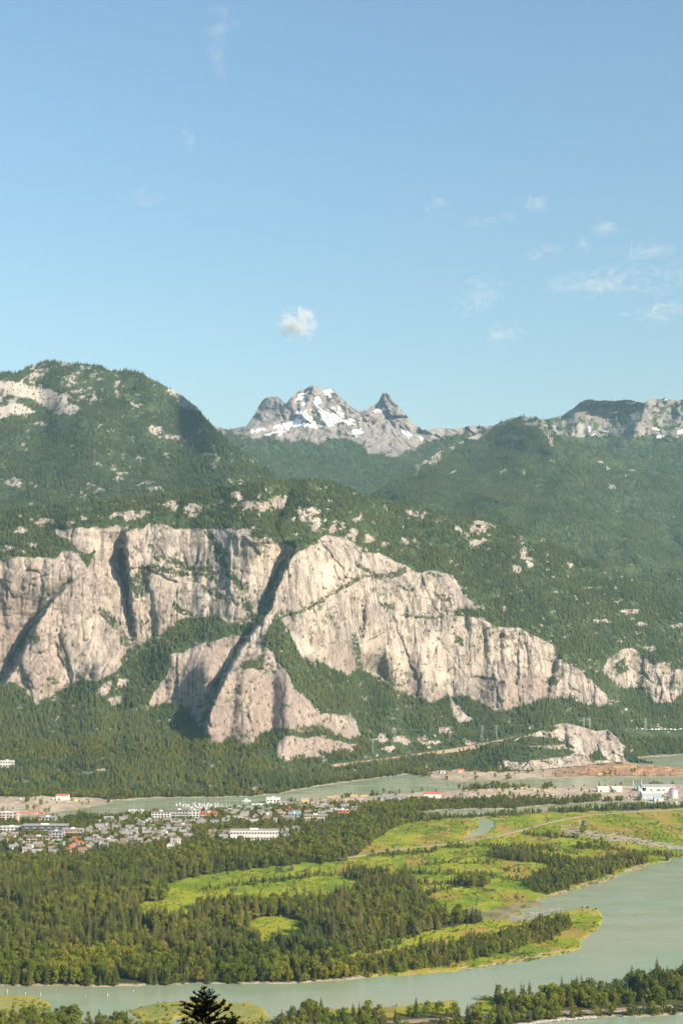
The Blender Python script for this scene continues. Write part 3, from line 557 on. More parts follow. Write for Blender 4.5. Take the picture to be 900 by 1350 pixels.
def f_relief(PX, PY, Y):
    X, _, Z = place(PX, PY, Y); k = sig((590 - PY) / 8)
    d = lumps(PX, PY, Y, 40, 26, 520) + k * (34 * ridged(X / 130, Z / 300, 530, 4) + 16 * fbm(X / 45, Z / 45, 536, 4) + 50 * blocks(X / 120, Z / 150, 541) + 26 * blocks(X / 50, Z / 60, 542))
    d = d + ramp_away(PX, PY, [(792, 530), (784, 550), (778, 570), (768, 602)], 2.6, 56) + ramp_away(PX, PY, [(848, 536), (838, 555), (826, 575), (806, 592)], 7, 34)
    for i, (ln, L1, L2) in enumerate(F_STEPS): d = d + (.3 if i == 0 else .5) * step(PX, PY, ln, L1, L2, 2.0, seed=80 + i)
    return d
FL = build_layer(xs3, f_base, f_ridge, 110, 7700 + 0 * xs3, f_tan, f_relief, hsm=3, back=(1500, 60))
wx, wy = FL.PX + 7 * fbm(FL.PX / 9, FL.PY / 7, 541, 4), FL.PY + 6 * fbm(FL.PX / 9, FL.PY / 7, 546, 4)
scree = inside(wx, wy, [(752, 575), (762, 561), (772, 562), (766, 580), (775, 590), (764, 594), (752, 582)])
fr = ((wy < 576) & (fbm(FL.PX / 6, FL.PY / 5, 560, 4) > -0.12)) | (wy < 534) | scree
fs = any_in(FL.PX + 3 * fbm(FL.PX / 7, FL.PY / 6, 551, 3), FL.PY + 2 * fbm(FL.PX / 7, FL.PY / 6, 555, 3), [[(737, 575), (744, 573), (750, 579), (740, 580)], [(775, 562), (779, 564), (777, 569)], [(782, 573), (790, 573), (790, 576), (783, 576)], [(865, 574), (877, 574), (875, 578), (866, 578)], [(892, 568), (910, 566), (908, 571), (893, 572)], [(858, 564), (870, 566), (868, 568)], [(822, 530), (838, 529), (836, 532), (824, 533)], [(870, 526), (880, 527), (876, 529)], [(805, 544), (815, 542), (812, 546)]])
layer_object(FL, 'craggy_plateau_terrain', M['peak'], fr.astype(float), 0.7 * scree, fs.astype(float))
f_prob = np.where(fr | fs, 0.03, np.where(FL.PY < 575, 0.3, 1.0))

# ------------------------------------------------------------------ the valley floor
MAIN_SHORE = [(-300, 1300), (0, 1300), (150, 1301), (180, 1301), (200, 1299), (330, 1298), (400, 1297), (480, 1290), (540, 1286), (600, 1281), (640, 1275), (700, 1267), (745, 1257), (767, 1250), (763, 1243), (775, 1236), (790, 1222), (796, 1210), (788, 1198), (760, 1196), (745, 1200), (720, 1207), (695, 1212), (670, 1215), (672, 1210), (690, 1206), (694, 1203), (680, 1199), (715, 1196), (718, 1192), (708, 1187), (722, 1183), (735, 1180), (760, 1173), (790, 1165), (830, 1150), (850, 1143), (882, 1136), (884, 1131), (900, 1132), (1200, 1112)]
LAND = [MAIN_SHORE + [(1200, 960), (1200, 930), (-300, 930)],
 [(-300, 1312), (0, 1312), (40, 1312), (62, 1320), (71, 1328), (66, 1334), (50, 1338), (30, 1345), (0, 1349), (-300, 1352)],
 [(168, 1333), (185, 1327), (220, 1321), (265, 1318), (300, 1320), (330, 1322), (350, 1330), (360, 1352), (350, 1366), (180, 1366), (186, 1345)],
 [(345, 1345), (420, 1331), (515, 1327), (560, 1322), (600, 1317), (607, 1320), (600, 1327), (604, 1336), (615, 1344), (632, 1341), (624, 1331), (625, 1322), (637, 1314), (655, 1315), (700, 1318), (760, 1312), (800, 1305), (850, 1297), (900, 1287), (1200, 1250), (1200, 1332), (900, 1338), (850, 1341), (780, 1342), (730, 1346), (690, 1352), (640, 1362), (500, 1376), (330, 1376)],
 [(-300, 1352), (0, 1350), (90, 1346), (215, 1356), (240, 1376), (-300, 1376)], [(-300, 1372), (1200, 1372), (1200, 2600), (-300, 2600)]]
WATER = [[(-300, 1080), (20, 1078), (60, 1074), (105, 1067), (140, 1061), (150, 1056), (200, 1053), (260, 1052), (330, 1051), (370, 1047), (400, 1041), (450, 1033), (500, 1027), (540, 1021), (560, 1026), (600, 1031), (680, 1028), (760, 1026), (900, 1023), (1200, 1018), (1200, 1031), (900, 1034), (800, 1035), (700, 1037), (640, 1038), (600, 1041), (540, 1045), (480, 1047), (420, 1053), (380, 1056), (340, 1064), (300, 1068), (180, 1075), (100, 1078), (40, 1082), (-300, 1086)],
 [(820, 1003), (850, 999), (900, 996), (1200, 988), (1200, 1010), (900, 1013), (870, 1012), (845, 1008)],
 [(545, 1071), (600, 1068), (680, 1067), (720, 1063), (800, 1058), (900, 1056), (1200, 1052), (1200, 1058), (900, 1061), (800, 1063), (720, 1069), (660, 1073), (560, 1075)],
 [(630, 1078), (640, 1078), (648, 1083), (649, 1091), (640, 1098), (625, 1103), (612, 1105), (620, 1099), (633, 1093), (632, 1086)], [(762, 1084), (768, 1083), (772, 1088), (764, 1089)], [(228, 1346), (236, 1341), (242, 1343), (234, 1350)]]
MEADOW = [[(215, 1168), (240, 1159), (300, 1150), (350, 1144), (420, 1138), (452, 1136), (470, 1140), (500, 1148), (496, 1166), (470, 1180), (440, 1188), (400, 1192), (330, 1196), (260, 1197), (218, 1190)],
 [(500, 1102), (530, 1086), (600, 1079), (640, 1076), (700, 1070), (760, 1071), (900, 1066), (1200, 1062), (1200, 1110), (900, 1132), (884, 1132), (850, 1144), (790, 1166), (735, 1181), (705, 1188), (718, 1194), (690, 1207), (640, 1216), (585, 1212), (562, 1188), (545, 1168), (500, 1162), (465, 1150), (455, 1138), (480, 1122)],
 [(450, 1280), (455, 1262), (480, 1250), (520, 1238), (600, 1222), (640, 1215), (745, 1199), (798, 1200), (798, 1225), (767, 1252), (700, 1268), (600, 1282), (500, 1290), (455, 1286)],
 [(170, 1194), (200, 1188), (250, 1188), (264, 1200), (252, 1214), (190, 1218)], [(322, 1222), (340, 1210), (375, 1208), (402, 1216), (398, 1242), (345, 1248)]] + LAND[1:3] + [[(430, 1330), (515, 1326), (600, 1317), (607, 1322), (600, 1336), (470, 1345), (430, 1342)], [(622, 1340), (624, 1322), (640, 1313), (655, 1318), (648, 1336)]]
WOODS = [[(640, 1130), (655, 1122), (700, 1124), (735, 1130), (762, 1140), (730, 1141), (690, 1138)], [(686, 1166), (700, 1156), (730, 1146), (765, 1138), (800, 1132), (842, 1128), (853, 1138), (800, 1154), (740, 1174), (718, 1180), (695, 1172)],
 [(432, 1288), (440, 1279), (470, 1271), (500, 1262), (540, 1252), (575, 1248), (600, 1247), (650, 1233), (680, 1226), (735, 1212), (752, 1222), (732, 1237), (680, 1254), (620, 1268), (560, 1279), (490, 1288)], [(478, 1255), (500, 1246), (530, 1243), (520, 1250), (490, 1258)],
 [(450, 1150), (500, 1148), (515, 1156), (500, 1166), (460, 1160)], [(595, 1167), (640, 1162), (650, 1166), (620, 1172)],
 [(545, 1061), (640, 1058), (700, 1054), (790, 1052), (795, 1056), (720, 1062), (640, 1066), (550, 1068)], [(555, 1077), (640, 1074), (700, 1071), (795, 1060), (800, 1063), (720, 1072), (660, 1077), (640, 1077), (600, 1080), (550, 1082)]]
HEDGES = [([(265, 1173), (300, 1169), (350, 1163), (400, 1157), (450, 1153)], 2.2), ([(462, 1129), (500, 1127), (540, 1126), (575, 1120)], 2.5), ([(530, 1150), (560, 1152), (600, 1153), (640, 1155), (690, 1160)], 2.2), ([(590, 1118), (640, 1116), (690, 1118), (740, 1122), (760, 1128)], 2.0), ([(540, 1163), (580, 1166), (610, 1163)], 3.0), ([(560, 1180), (585, 1173), (605, 1170)], 2.5), ([(700, 1200), (720, 1203), (750, 1197)], 1.2), ([(760, 1118), (800, 1119), (860, 1126), (900, 1131)], 2.5), ([(655, 1145), (690, 1150)], 1.6), ([(520, 1240), (545, 1234)], 2.0), ([(612, 1215), (625, 1214)], 2.0), ([(560, 1140), (600, 1137), (650, 1140)], 1.4), ([(690, 1100), (740, 1104), (800, 1112)], 1.4), ([(500, 1160), (530, 1163)], 3)]
SAND = [[(-300, 1049), (0, 1050), (130, 1052), (142, 1056), (132, 1062), (105, 1068), (60, 1074), (20, 1077), (-300, 1080)], [(370, 1058), (420, 1054), (480, 1048), (540, 1046), (600, 1042), (700, 1038), (800, 1036), (1200, 1032), (1200, 1052), (900, 1055), (800, 1055), (700, 1052), (600, 1056), (540, 1058), (480, 1060), (400, 1064), (372, 1063)],
 [(560, 1019), (600, 1016), (680, 1018), (760, 1011), (820, 1005), (850, 1010), (880, 1014), (1200, 1012), (1200, 1018), (900, 1023), (760, 1025), (680, 1027), (600, 1030), (572, 1026)], [(640, 1204), (660, 1196), (700, 1188), (718, 1190), (716, 1196), (690, 1204), (665, 1214), (640, 1214), (600, 1208), (620, 1196)],
 [(0, 1095), (60, 1090), (150, 1086), (200, 1084), (200, 1090), (100, 1096), (0, 1106)]]
DRIFT = [(742, 1095), (765, 1093), (790, 1098), (830, 1106), (870, 1113), (900, 1118), (900, 1121), (850, 1115), (800, 1107), (750, 1101)]
TOWN = [[(-300, 1078), (40, 1080), (180, 1076), (300, 1068), (340, 1063), (460, 1064), (462, 1076), (440, 1082), (390, 1088), (378, 1102), (330, 1112), (300, 1106), (250, 1112), (230, 1120), (140, 1126), (100, 1130), (40, 1130), (0, 1122), (-300, 1124)]]
ROADS = [('dike_road', [(448, 1133), (480, 1127), (520, 1120), (590, 1113), (630, 1107), (660, 1101), (700, 1091), (725, 1084), (760, 1077), (820, 1071), (900, 1067), (1100, 1061)], 7.0, 'gravel road on the dike crossing the green delta'),
 ('gravel_track', [(418, 1254), (440, 1247), (470, 1240), (510, 1232), (540, 1226), (560, 1221), (582, 1216)], 5.0, 'pale gravel track along the edge of the spruce wood'),
 ('river_road', [(440, 1362), (490, 1350), (560, 1346), (620, 1342), (680, 1339), (730, 1336), (780, 1334), (840, 1330), (900, 1326)], 8.0, 'pale gravel road on the near river bank')]
vx = np.concatenate([np.arange(-290, -20, 10.0), np.arange(-20, 920, 1.6), np.arange(920, 1191, 10.0)])
vy = np.concatenate([[948, 956, 964, 972, 980], np.arange(986, 1125, 0.9), np.arange(1125, 1372, 1.15), np.arange(1374, 1500, 8), np.arange(1500, 1960, 40), [1950]])
vy = np.unique(vy); VPX, VPY = np.meshgrid(vx, vy)
VX, VY = ground(VPX, VPY)
def land_mask(px, py):
    wx = px + 3 * fbm(px / 14, py / 7, 601, 3); wy = py + 1.6 * fbm(px / 14, py / 7, 605, 3)
    return any_in(wx, wy, LAND) & ~any_in(wx, wy, WATER)
land = land_mask(VPX, VPY)
lm = smooth(smooth(land.astype(float), 1, 0), 1, 1)
VZ = -2.5 + 3.6 * lm + land * (0.7 * fbm(VX / 40, VY / 40, 610, 3))
def warp_v(px, py): return px + 6 * fbm(px / 12, py / 6, 621, 4), py + 3 * fbm(px / 12, py / 6, 625, 4)
wx, wy = warp_v(VPX, VPY)
mead = any_in(wx, wy, MEADOW); sand = any_in(wx, wy, SAND); town = any_in(wx, wy, TOWN); drift = inside(wx, wy, DRIFT)
bank = land & (lm < 0.999)
col = np.zeros(VPX.shape + (4,), np.float32); col[..., 3] = 1
n1 = fbm(VX / 60, VY / 90, 631, 4); n2 = fbm(VX / 14, VY / 22, 636, 4)
def setc(m, c, c2, n):
    k = np.clip(0.5 + n * 1.3, 0, 1)[..., None]; col[m, :3] = (np.array(c) * (1 - k) + np.array(c2) * k)[m]
setc(np.ones_like(land), (0.050, 0.060, 0.022), (0.085, 0.09, 0.03), n2)
setc(mead, (0.135, 0.210, 0.014), (0.290, 0.300, 0.026), n1 + 0.8 * n2)
yl = mead & (fbm(VX / 38, VY / 110, 641, 5, .62) > 0.16) & (VPX + 90 * n1 > 455); setc(yl, (0.25, 0.205, 0.04), (0.33, 0.25, 0.055), n2)
dk = mead & (np.abs(fbm(VX / 70, VY / 160, 651, 3)) < .016); setc(dk, (0.05, 0.075, 0.02), (0.09, 0.11, 0.03), n2)
isl = any_in(wx, wy, LAND[1:3]); setc(isl, (0.20, 0.22, 0.055), (0.30, 0.28, 0.09), n2)
edge = mead & (n2 > -.08) & (smooth(smooth(land.astype(float), 5, 0), 5, 1) < 0.9); setc(edge, (0.26, 0.24, 0.04), (0.34, 0.28, 0.06), n2)
setc(town, (0.17, 0.16, 0.14), (0.26, 0.235, 0.20), n2)
setc(town & (n2 > 0.05), (0.06, 0.09, 0.025), (0.10, 0.12, 0.035), n1)
setc(sand, (0.34, 0.265, 0.195), (0.50, 0.41, 0.31), n1 + n2); setc(any_in(wx, wy, SAND[3:4]), (0.16, 0.16, 0.06), (0.27, 0.22, 0.12), n2 * 1.6)
setc(sand & (VPY < 1031) & (VPX > 730), (0.25, 0.155, 0.105), (0.38, 0.26, 0.18), n2 * 1.5)
setc(bank & ~mead, (0.30, 0.25, 0.16), (0.42, 0.36, 0.25), n2)
setc(~land, (0.14, 0.14, 0.10), (0.20, 0.19, 0.14), n2)
NT_ = NT('valley_ground'); ca_ = NT_.attr('tone'); fi_ = NT_.noise(0.35, 5, 0.7, NT_.coords()); me_ = NT_.noise(0.04, 4, 0.6, NT_.coords())
cc_ = NT_.mix(NT_.ramp(fi_, [(0.3, 0.45), (0.62, 0.0)]), ca_.outputs['Color'], NT_.mix(1.0, ca_.outputs['Color'], (0.35, 0.42, 0.35), 'MULTIPLY'))
cc_ = NT_.mix(NT_.ramp(me_, [(0.45, 0.0), (0.7, 0.45)]), cc_, NT_.mix(1.0, cc_, (1.35, 1.05, 0.9), 'MULTIPLY'))
M['valley'] = NT_.bsdf(cc_, 0.95, 0.1, fi_, 0.6, 1.2)
i = np.arange(VPX.size).reshape(VPX.shape)
fc = np.stack([i[:-1, :-1], i[1:, :-1], i[1:, 1:], i[:-1, 1:]], -1).reshape(-1, 4)
gme = mesh_from('valley_ground', np.stack([VX, VY, VZ], -1).reshape(-1, 3), fc, M['valley'], True)
gca = gme.color_attributes.new('tone', 'FLOAT_COLOR', 'POINT'); gca.data.foreach_set('color', col.ravel())
tag(obj('valley_ground', gme), kind='structure')
def ground_z(X, Y):
    px, py = to_px(X, Y, 0 * X); return np.where(land_mask(px, py), 1.1, 0.0)

# one great sheet below everything, reaching past the mountains
tag(obj('lowland_ground', mesh_from('lowland_ground', [(-30000, -6000, -8), (30000, -6000, -8), (30000, 40000, -8), (-30000, 40000, -8)], [(0, 1, 2, 3)], M['peak'])), kind='structure')

# water: milky glacial green, one sheet
t = NT('estuary_water'); w1 = t.noise(0.0022, 4, 0.6, t.coords((1, 1.6, 1)), 0.6); w2 = t.noise(0.012, 3, 0.6, t.coords((1, 2, 1)))
wc = t.mix(t.ramp(w1, [(0.38, 0.0), (0.62, 1.0)]), (0.205, 0.275, 0.175), (0.275, 0.280, 0.175))
wc = t.mix(t.ramp(w2, [(0.45, 0.0), (0.7, 0.35)]), wc, (0.26, 0.30, 0.205))
b1 = t.noise(0.25, 3, 0.6, t.coords((0.6, 1.6, 1)))
M['water'] = t.bsdf(wc, t.ramp(w2, [(0.4, 0.14), (0.65, 0.30)]), 0.25, b1, 0.03, 0.4)
wv = [(-2400, 480, 0), (2400, 480, 0), (2400, 4700, 0), (-2400, 4700, 0)]
tag(obj('estuary_water', mesh_from('estuary_water', wv, [(0, 1, 2, 3)], M['water'])), kind='structure')

# roads: low embankments with a flat crown
M['gravel'] = plain('gravel', (0.27, 0.20, 0.135), 0.95, 0.3, 0.5)
M['asphalt'] = plain('pale_asphalt', (0.22, 0.20, 0.18), 0.9, 0.2, 0.3)
def ribbon(name, pts, width, mat, z=1.9, kind='structure', zf=None):
    g = [ground(x, y, 1.0) for x, y in pts]; P = np.array([(float(a), float(b)) for a, b in g])
    d = np.r_[0, np.cumsum(np.hypot(*np.diff(P, axis=0).T))]; s = np.arange(0, d[-1], 12.0)
    P = np.stack([np.interp(s, d, P[:, 0]), np.interp(s, d, P[:, 1])], 1)
    for _ in range(3): P[1:-1] = 0.25 * P[:-2] + 0.5 * P[1:-1] + 0.25 * P[2:]
    T_ = np.gradient(P, axis=0); T_ /= np.linalg.norm(T_, axis=1)[:, None]; N = np.stack([-T_[:, 1], T_[:, 0]], 1)
    vv = []; ff = []
    for k in range(len(P)):
        for off, dz in ((-width * .9, -1.6), (-width * .5, 0), (width * .5, 0), (width * .9, -1.6)):
            q = P[k] + N[k] * off; vv.append((q[0], q[1], z + dz))
    for k in range(len(P) - 1):
        for j in range(3): ff.append((4 * k + j, 4 * k + j + 1, 4 * k + j + 5, 4 * k + j + 4))
    o = obj(name, mesh_from(name, vv, ff, mat)); o['kind'] = kind; return o
for nm, pts, wd, lb in ROADS: ribbon(nm, pts, wd, M['gravel'])
def surf(px, py, L=None):
    """point of the granite mountain's terrain under a photo pixel"""
    L = L or CL
    j = int(np.clip(np.searchsorted(L.PX[0], px), 1, L.PX.shape[1] - 1)); colr = L.PY[:, j]
    k = int(np.argmin(np.abs(colr - py))); return np.array([L.X[k, j], L.Y[k, j], L.Z[k, j]])
# the highway cut along the mountain's foot
hv = []; hf = []
HW = [(436, 1009), (470, 1005), (510, 1000), (540, 996), (570, 992), (600, 988), (630, 982), (660, 976), (690, 970)]
hp = np.array([surf(*p) for p in HW]); hd = np.r_[0, np.cumsum(np.linalg.norm(np.diff(hp, axis=0), axis=1))]
hs = np.arange(0, hd[-1], 15.0); hp = np.stack([np.interp(hs, hd, hp[:, k]) for k in range(3)], 1)
for _ in range(12): hp[1:-1] = 0.25 * hp[:-2] + 0.5 * hp[1:-1] + 0.25 * hp[2:]
for k, p in enumerate(hp):
    for dy, dz in ((-13, -9), (-8, 1.5), (8, 1.5), (12, -4)): hv.append((p[0], p[1] + dy, p[2] + dz + 1.0))
for k in range(len(hp) - 1):
    for j in range(3): hf.append((4 * k + j, 4 * k + 4 + j, 4 * k + j + 5, 4 * k + j + 1))
tag(obj('highway', mesh_from('highway', hv, [tuple(reversed(f)) for f in hf], M['gravel'])), kind='structure')

# the hillside the photograph is taken from
hx, hy = np.meshgrid(np.linspace(-500, 500, 60), np.concatenate([np.linspace(-420, -4, 34), np.linspace(0, 520, 50)]))
hz = np.where(hy < 0, 348.2 - 0.62 * hy, 348.2 - 0.78 * hy) + 3 * fbm(hx / 40, hy / 40, 700, 3) * np.clip(np.hypot(hx, hy) / 30 - 0.2, 0, 1)
hz = np.maximum(hz, -6)
i = np.arange(hx.size).reshape(hx.shape); fc = np.stack([i[:-1, :-1], i[:-1, 1:], i[1:, 1:], i[1:, :-1]], -1).reshape(-1, 4)
hme = mesh_from('viewpoint_hillside', np.stack([hx, hy, hz], -1).reshape(-1, 3), fc, M['back'], True)
tag(obj('viewpoint_hillside', hme), kind='structure')

# ------------------------------------------------------------------ trees
def conifer_crown(seed, h=30, r=4.6, whorls=22, per=7, bare=0.12, mat=None, fine=True, gap=0.0):
    g = random.Random(seed); v = []; f = []
    for i in range(whorls):
        t = (i + g.random() * 0.6) / whorls; z = h * (bare + (1 - bare) * t * 0.985)
        R_ = r * (1 - t) ** 0.85 * g.uniform(0.75, 1.12) * (0.72 + 0.28 * min(1, t / 0.12)) + 0.18
        a0 = g.random() * 6.28
        for k in range(per if t < 0.8 else max(4, per - 2)):
            if g.random() < gap: continue
            a = a0 + 6.2832 * k / per + g.uniform(-.25, .25); L = R_ * g.uniform(0.6, 1.15); dr = L * (g.uniform(0.30, 0.62) if fine else g.uniform(0.55, 0.95)) * (1 - 0.55 * t)
            ca, sa = math.cos(a), math.sin(a); w = L * g.uniform(0.22, 0.34) + 0.15
            def P(u, s, dz=0.0): return (ca * u * L - sa * s, sa * u * L + ca * s, z - dr * u ** 1.5 + dz + 0.10 * L * math.sin(3 * u))
            b = len(v)
            if fine:
                v += [P(0.02, 0), P(0.38, w, -.22 * w), P(0.45, 0, .12 * w), P(0.38, -w, -.22 * w), P(0.74, w * .75, -.25 * w), P(0.78, 0, .1), P(0.74, -w * .75, -.25 * w), P(1.0, 0), P(0.55, w * 1.25, -.45 * w), P(0.55, -w * 1.25, -.45 * w)]
                f += [(b, b + 1, b + 2), (b, b + 2, b + 3), (b + 1, b + 8, b + 2), (b + 3, b + 2, b + 9), (b + 2, b + 4, b + 5), (b + 2, b + 5, b + 6), (b + 5, b + 4, b + 7), (b + 5, b + 7, b + 6)]
            else:
                v += [P(0.0, 0, .1 * L), P(0.6, w * 1.2, -.3 * w), P(1.0, 0), P(0.6, -w * 1.2, -.3 * w)]; f += [(b, b + 1, b + 2), (b, b + 2, b + 3)]
    b = len(v); v += [(0.12, 0, h * .93), (-.06, .1, h * .93), (-.06, -.1, h * .93), (0, 0, h * 1.01)]; f += [(b, b + 1, b + 3), (b + 1, b + 2, b + 3), (b + 2, b, b + 3)]
    return mesh_from('crown', v, f, mat)
def trunk_mesh(h, r, bend=0.0, limbs=0, seed=0):
    g = random.Random(seed); m = MB(); p = Vector((0, 0, -1.0)); n = 4
    for k in range(n):
        q = Vector((bend * g.uniform(-1, 1), bend * g.uniform(-1, 1), h * (k + 1) / n))
        m.tube(p, q, r * (1 - k / n) + 0.04, r * (1 - (k + 1) / n) + 0.04, 6); p = q
    for k in range(limbs):
        a = g.random() * 6.28; z = h * g.uniform(.4, .85); L = h * g.uniform(.3, .5)
        m.tube((0, 0, z), (math.cos(a) * L * .7, math.sin(a) * L * .7, z + L * .6), r * .35, .05, 5)
    return m.mesh('trunk', M['bark'])
def broad_crown(seed, h=14, r=5.2, lobes=11, leaves=460, size=0.75, mat=None):
    g = random.Random(seed); v = []; f = []; LB = []
    for k in range(lobes):
        t = g.random(); a = g.random() * 6.28; rr = r * (0.78 * math.sin(math.pi * (0.18 + 0.74 * t))) * g.uniform(.5, 1)
        LB.append((math.cos(a) * rr, math.sin(a) * rr, h * (0.30 + 0.58 * t), r * g.uniform(.20, .44)))
    for k in range(leaves):
        cx, cy_, cz, lr = LB[g.randrange(lobes)]
        d = Vector((g.gauss(0, 1), g.gauss(0, 1), g.gauss(0.25, 1))).normalized(); p = Vector((cx, cy_, cz)) + d * lr * g.uniform(.72, 1.12)
        nrm = (d + Vector((g.gauss(0, .45), g.gauss(0, .45), g.gauss(.2, .45)))).normalized(); u = nrm.orthogonal().normalized(); w = nrm.cross(u); a = g.random() * 6.28
        u, w = u * math.cos(a) + w * math.sin(a), w * math.cos(a) - u * math.sin(a); s = size * g.uniform(.6, 1.35)
        b = len(v); v += [tuple(p + u * s), tuple(p + w * s * .7 + nrm * s * .15), tuple(p - u * s), tuple(p - w * s * .7 + nrm * s * .15)]; f.append((b, b + 1, b + 2, b + 3))
    return mesh_from('crown', v, f, mat)
def joined(name, crown, trunk):
    """one mesh of crown and trunk, for trees far off"""
    vv = [tuple(q.co) for q in crown.vertices] + [tuple(q.co) for q in trunk.vertices]; n = len(crown.vertices)
    ff = [tuple(p.vertices) for p in crown.polygons] + [tuple(n + i for i in p.vertices) for p in trunk.polygons]
    me = mesh_from(name, vv, ff, crown.materials[0]); me.materials.append(M['bark'])
    me.polygons.foreach_set('material_index', np.r_[np.zeros(len(crown.polygons), np.int32), np.ones(len(trunk.polygons), np.int32)])
    return me
KIND = {}
def kind(name, crown, trunk, h): KIND[name] = dict(crown=crown, trunk=trunk, h=h, src=bpy.data.objects.new(name + '_source', joined(name, crown, trunk)))
for k in range(3):
    kind(f'spruce{k}', conifer_crown(10 + k, 30, 6.2 + .8 * k, 20, 8, 0.14 + .04 * k, M['spruce'], True, 0.10 + .07 * k), trunk_mesh(28, .45), 30)
    kind(f'fir{k}', conifer_crown(20 + k, 30, 6.4 + .6 * k, 19, 8, 0.08, M['conifer'], True, 0.05), trunk_mesh(28, .45), 30)
    kind(f'hill{k}', conifer_crown(30 + k, 28, 5.2 + .6 * k, 11, 6, 0.08, M['hill_conifer'], False, 0.05), trunk_mesh(20, .4), 28)
    kind(f'broad{k}', broad_crown(40 + k, 15, 5.6 + .6 * k, 17 + k, 1100, .50, M['leaf']), trunk_mesh(10, .32, .3, 5, k), 15)
for k in range(2):
    kind(f'yellow{k}', broad_crown(50 + k, 14, 4.8, 15, 850, .50, M['leaf_yellow']), trunk_mesh(9, .28, .3, 4, k), 14)
    kind(f'bush{k}', broad_crown(60 + k, 4.5, 2.6, 7, 170, .5, M['leaf'] if k else M['leaf_yellow']), trunk_mesh(2.5, .12, .1, 3, k), 4.5)
    kind(f'tuft{k}', broad_crown(70 + k, 1.5, 1.6, 5, 26, .55, M['tuft']), trunk_mesh(.6, .04), 1.5)

def forest(name, pts, var, names, scale, label, cat='trees'):
    """a wood nobody could count: points carrying kind, size and turn, grown into trees by geometry nodes"""
    n = len(pts); me = bpy.data.meshes.new(name); me.vertices.add(n); me.vertices.foreach_set('co', np.asarray(pts, np.float32).ravel())
    a = me.attributes.new('var', 'INT', 'POINT'); a.data.foreach_set('value', np.asarray(var, np.int32))
    a = me.attributes.new('size', 'FLOAT_VECTOR', 'POINT'); w_ = rng.uniform(.85, 1.2, n)
    a.data.foreach_set('vector', np.stack([scale * w_, scale * w_, scale], -1).astype(np.float32).ravel())
    a = me.attributes.new('turn', 'FLOAT_VECTOR', 'POINT'); tv = np.zeros((n, 3), np.float32); tv[:, 2] = rng.uniform(0, 6.28, n); tv[:, :2] = rng.normal(0, .03, (n, 2))
    a.data.foreach_set('vector', tv.ravel())
    o = obj(name, me); tag(o, label, cat, None, 'stuff')
    ng = bpy.data.node_groups.new(name + '_grow', 'GeometryNodeTree'); N = ng.nodes; Lk = ng.links
    ng.interface.new_socket('Geometry', in_out='INPUT', socket_type='NodeSocketGeometry'); ng.interface.new_socket('Geometry', in_out='OUTPUT', socket_type='NodeSocketGeometry')
    gi = N.new('NodeGroupInput'); go = N.new('NodeGroupOutput'); jn = N.new('GeometryNodeJoinGeometry')
    def at(nm, ty):
        q = N.new('GeometryNodeInputNamedAttribute'); q.data_type = ty; q.inputs['Name'].default_value = nm; return q.outputs['Attribute']
    va, sz, tn = at('var', 'INT'), at('size', 'FLOAT_VECTOR'), at('turn', 'FLOAT_VECTOR')
    for k, nm in enumerate(names):
        oi = N.new('GeometryNodeObjectInfo'); oi.inputs['Object'].default_value = KIND[nm]['src']; oi.inputs['As Instance'].default_value = True
        cm = N.new('FunctionNodeCompare'); cm.data_type = 'INT'; cm.operation = 'EQUAL'; Lk.new(va, cm.inputs[2]); cm.inputs[3].default_value = k
        ip = N.new('GeometryNodeInstanceOnPoints'); Lk.new(gi.outputs[0], ip.inputs['Points']); Lk.new(cm.outputs[0], ip.inputs['Selection'])
        Lk.new(oi.outputs['Geometry'], ip.inputs['Instance']); Lk.new(tn, ip.inputs['Rotation']); Lk.new(sz, ip.inputs['Scale']); Lk.new(ip.outputs[0], jn.inputs[0])
    Lk.new(jn.outputs[0], go.inputs[0])
    md = o.modifiers.new('grow', 'NODES'); md.node_group = ng
    return o
HILL = ['hill0', 'hill1', 'hill2', 'broad0', 'yellow0', 'fir0']
def hill_forest(name, P, s0, s1, leafy, label):
    n = len(P); u = rng.random(n); var = rng.integers(0, 3, n); var[u < leafy] = 3; var[u < leafy * .35] = 4
    s = rng.uniform(s0, s1, n) * np.clip(1 + 0.5 * fbm(P[:, 0] / 50, P[:, 1] / 50, 900, 2), .6, 1.4)
    forest(name, P, var, HILL, s, label); return n
counts = {}
c_prob = c_prob * np.where(~big & (fbm(CL.PX / 26, CL.PY / 14, 961, 4) > .20), .3, 1.0)
b_prob = b_prob * np.where(fbm(BL.PX / 22, BL.PY / 12, 963, 4) > .20, .3, 1.0); d_prob = d_prob * np.where(fbm(DL.PX / 22, DL.PY / 10, 965, 4) > .20, .3, 1.0)
P = scatter(CL, c_prob, 5.9, 0.55, 1); px, py = to_px(P[:, 0], P[:, 1], P[:, 2])
low = py > 985 + 8 * fbm(px / 20, px * 0, 910, 2)
rk_ = np.zeros(len(P), bool)
bigp, upp, trp, _ = c_masks(px, py); small = (bigp | upp)
n = len(P); u = rng.random(n); var = rng.integers(0, 3, n); leafy = np.where(low, 0.30, 0.05) + np.where((py > 975) & (py < 1000), .35, 0); var[u < leafy] = 3; var[u < leafy * .4] = 4
s = rng.uniform(.45, .86, n) * np.where(small, .64, 1.0) * np.where(low & (var < 3), .95, 1) * np.where(py < 720, .8, 1); s[var >= 3] *= 1.1
P2 = scatter(KL, k_prob, 7.6, .5, 8); nk = len(P2); P = np.concatenate([P, P2]); var = np.r_[var, np.where(rng.random(nk) < .2, 3, rng.integers(0, 3, nk))]; s = np.r_[s, rng.uniform(.4, .75, nk)]; n = len(P)
forest('cliff_forest', P, var, HILL, s, 'dark conifer forest on the ledges and slopes of the granite mountain'); counts['C'] = n
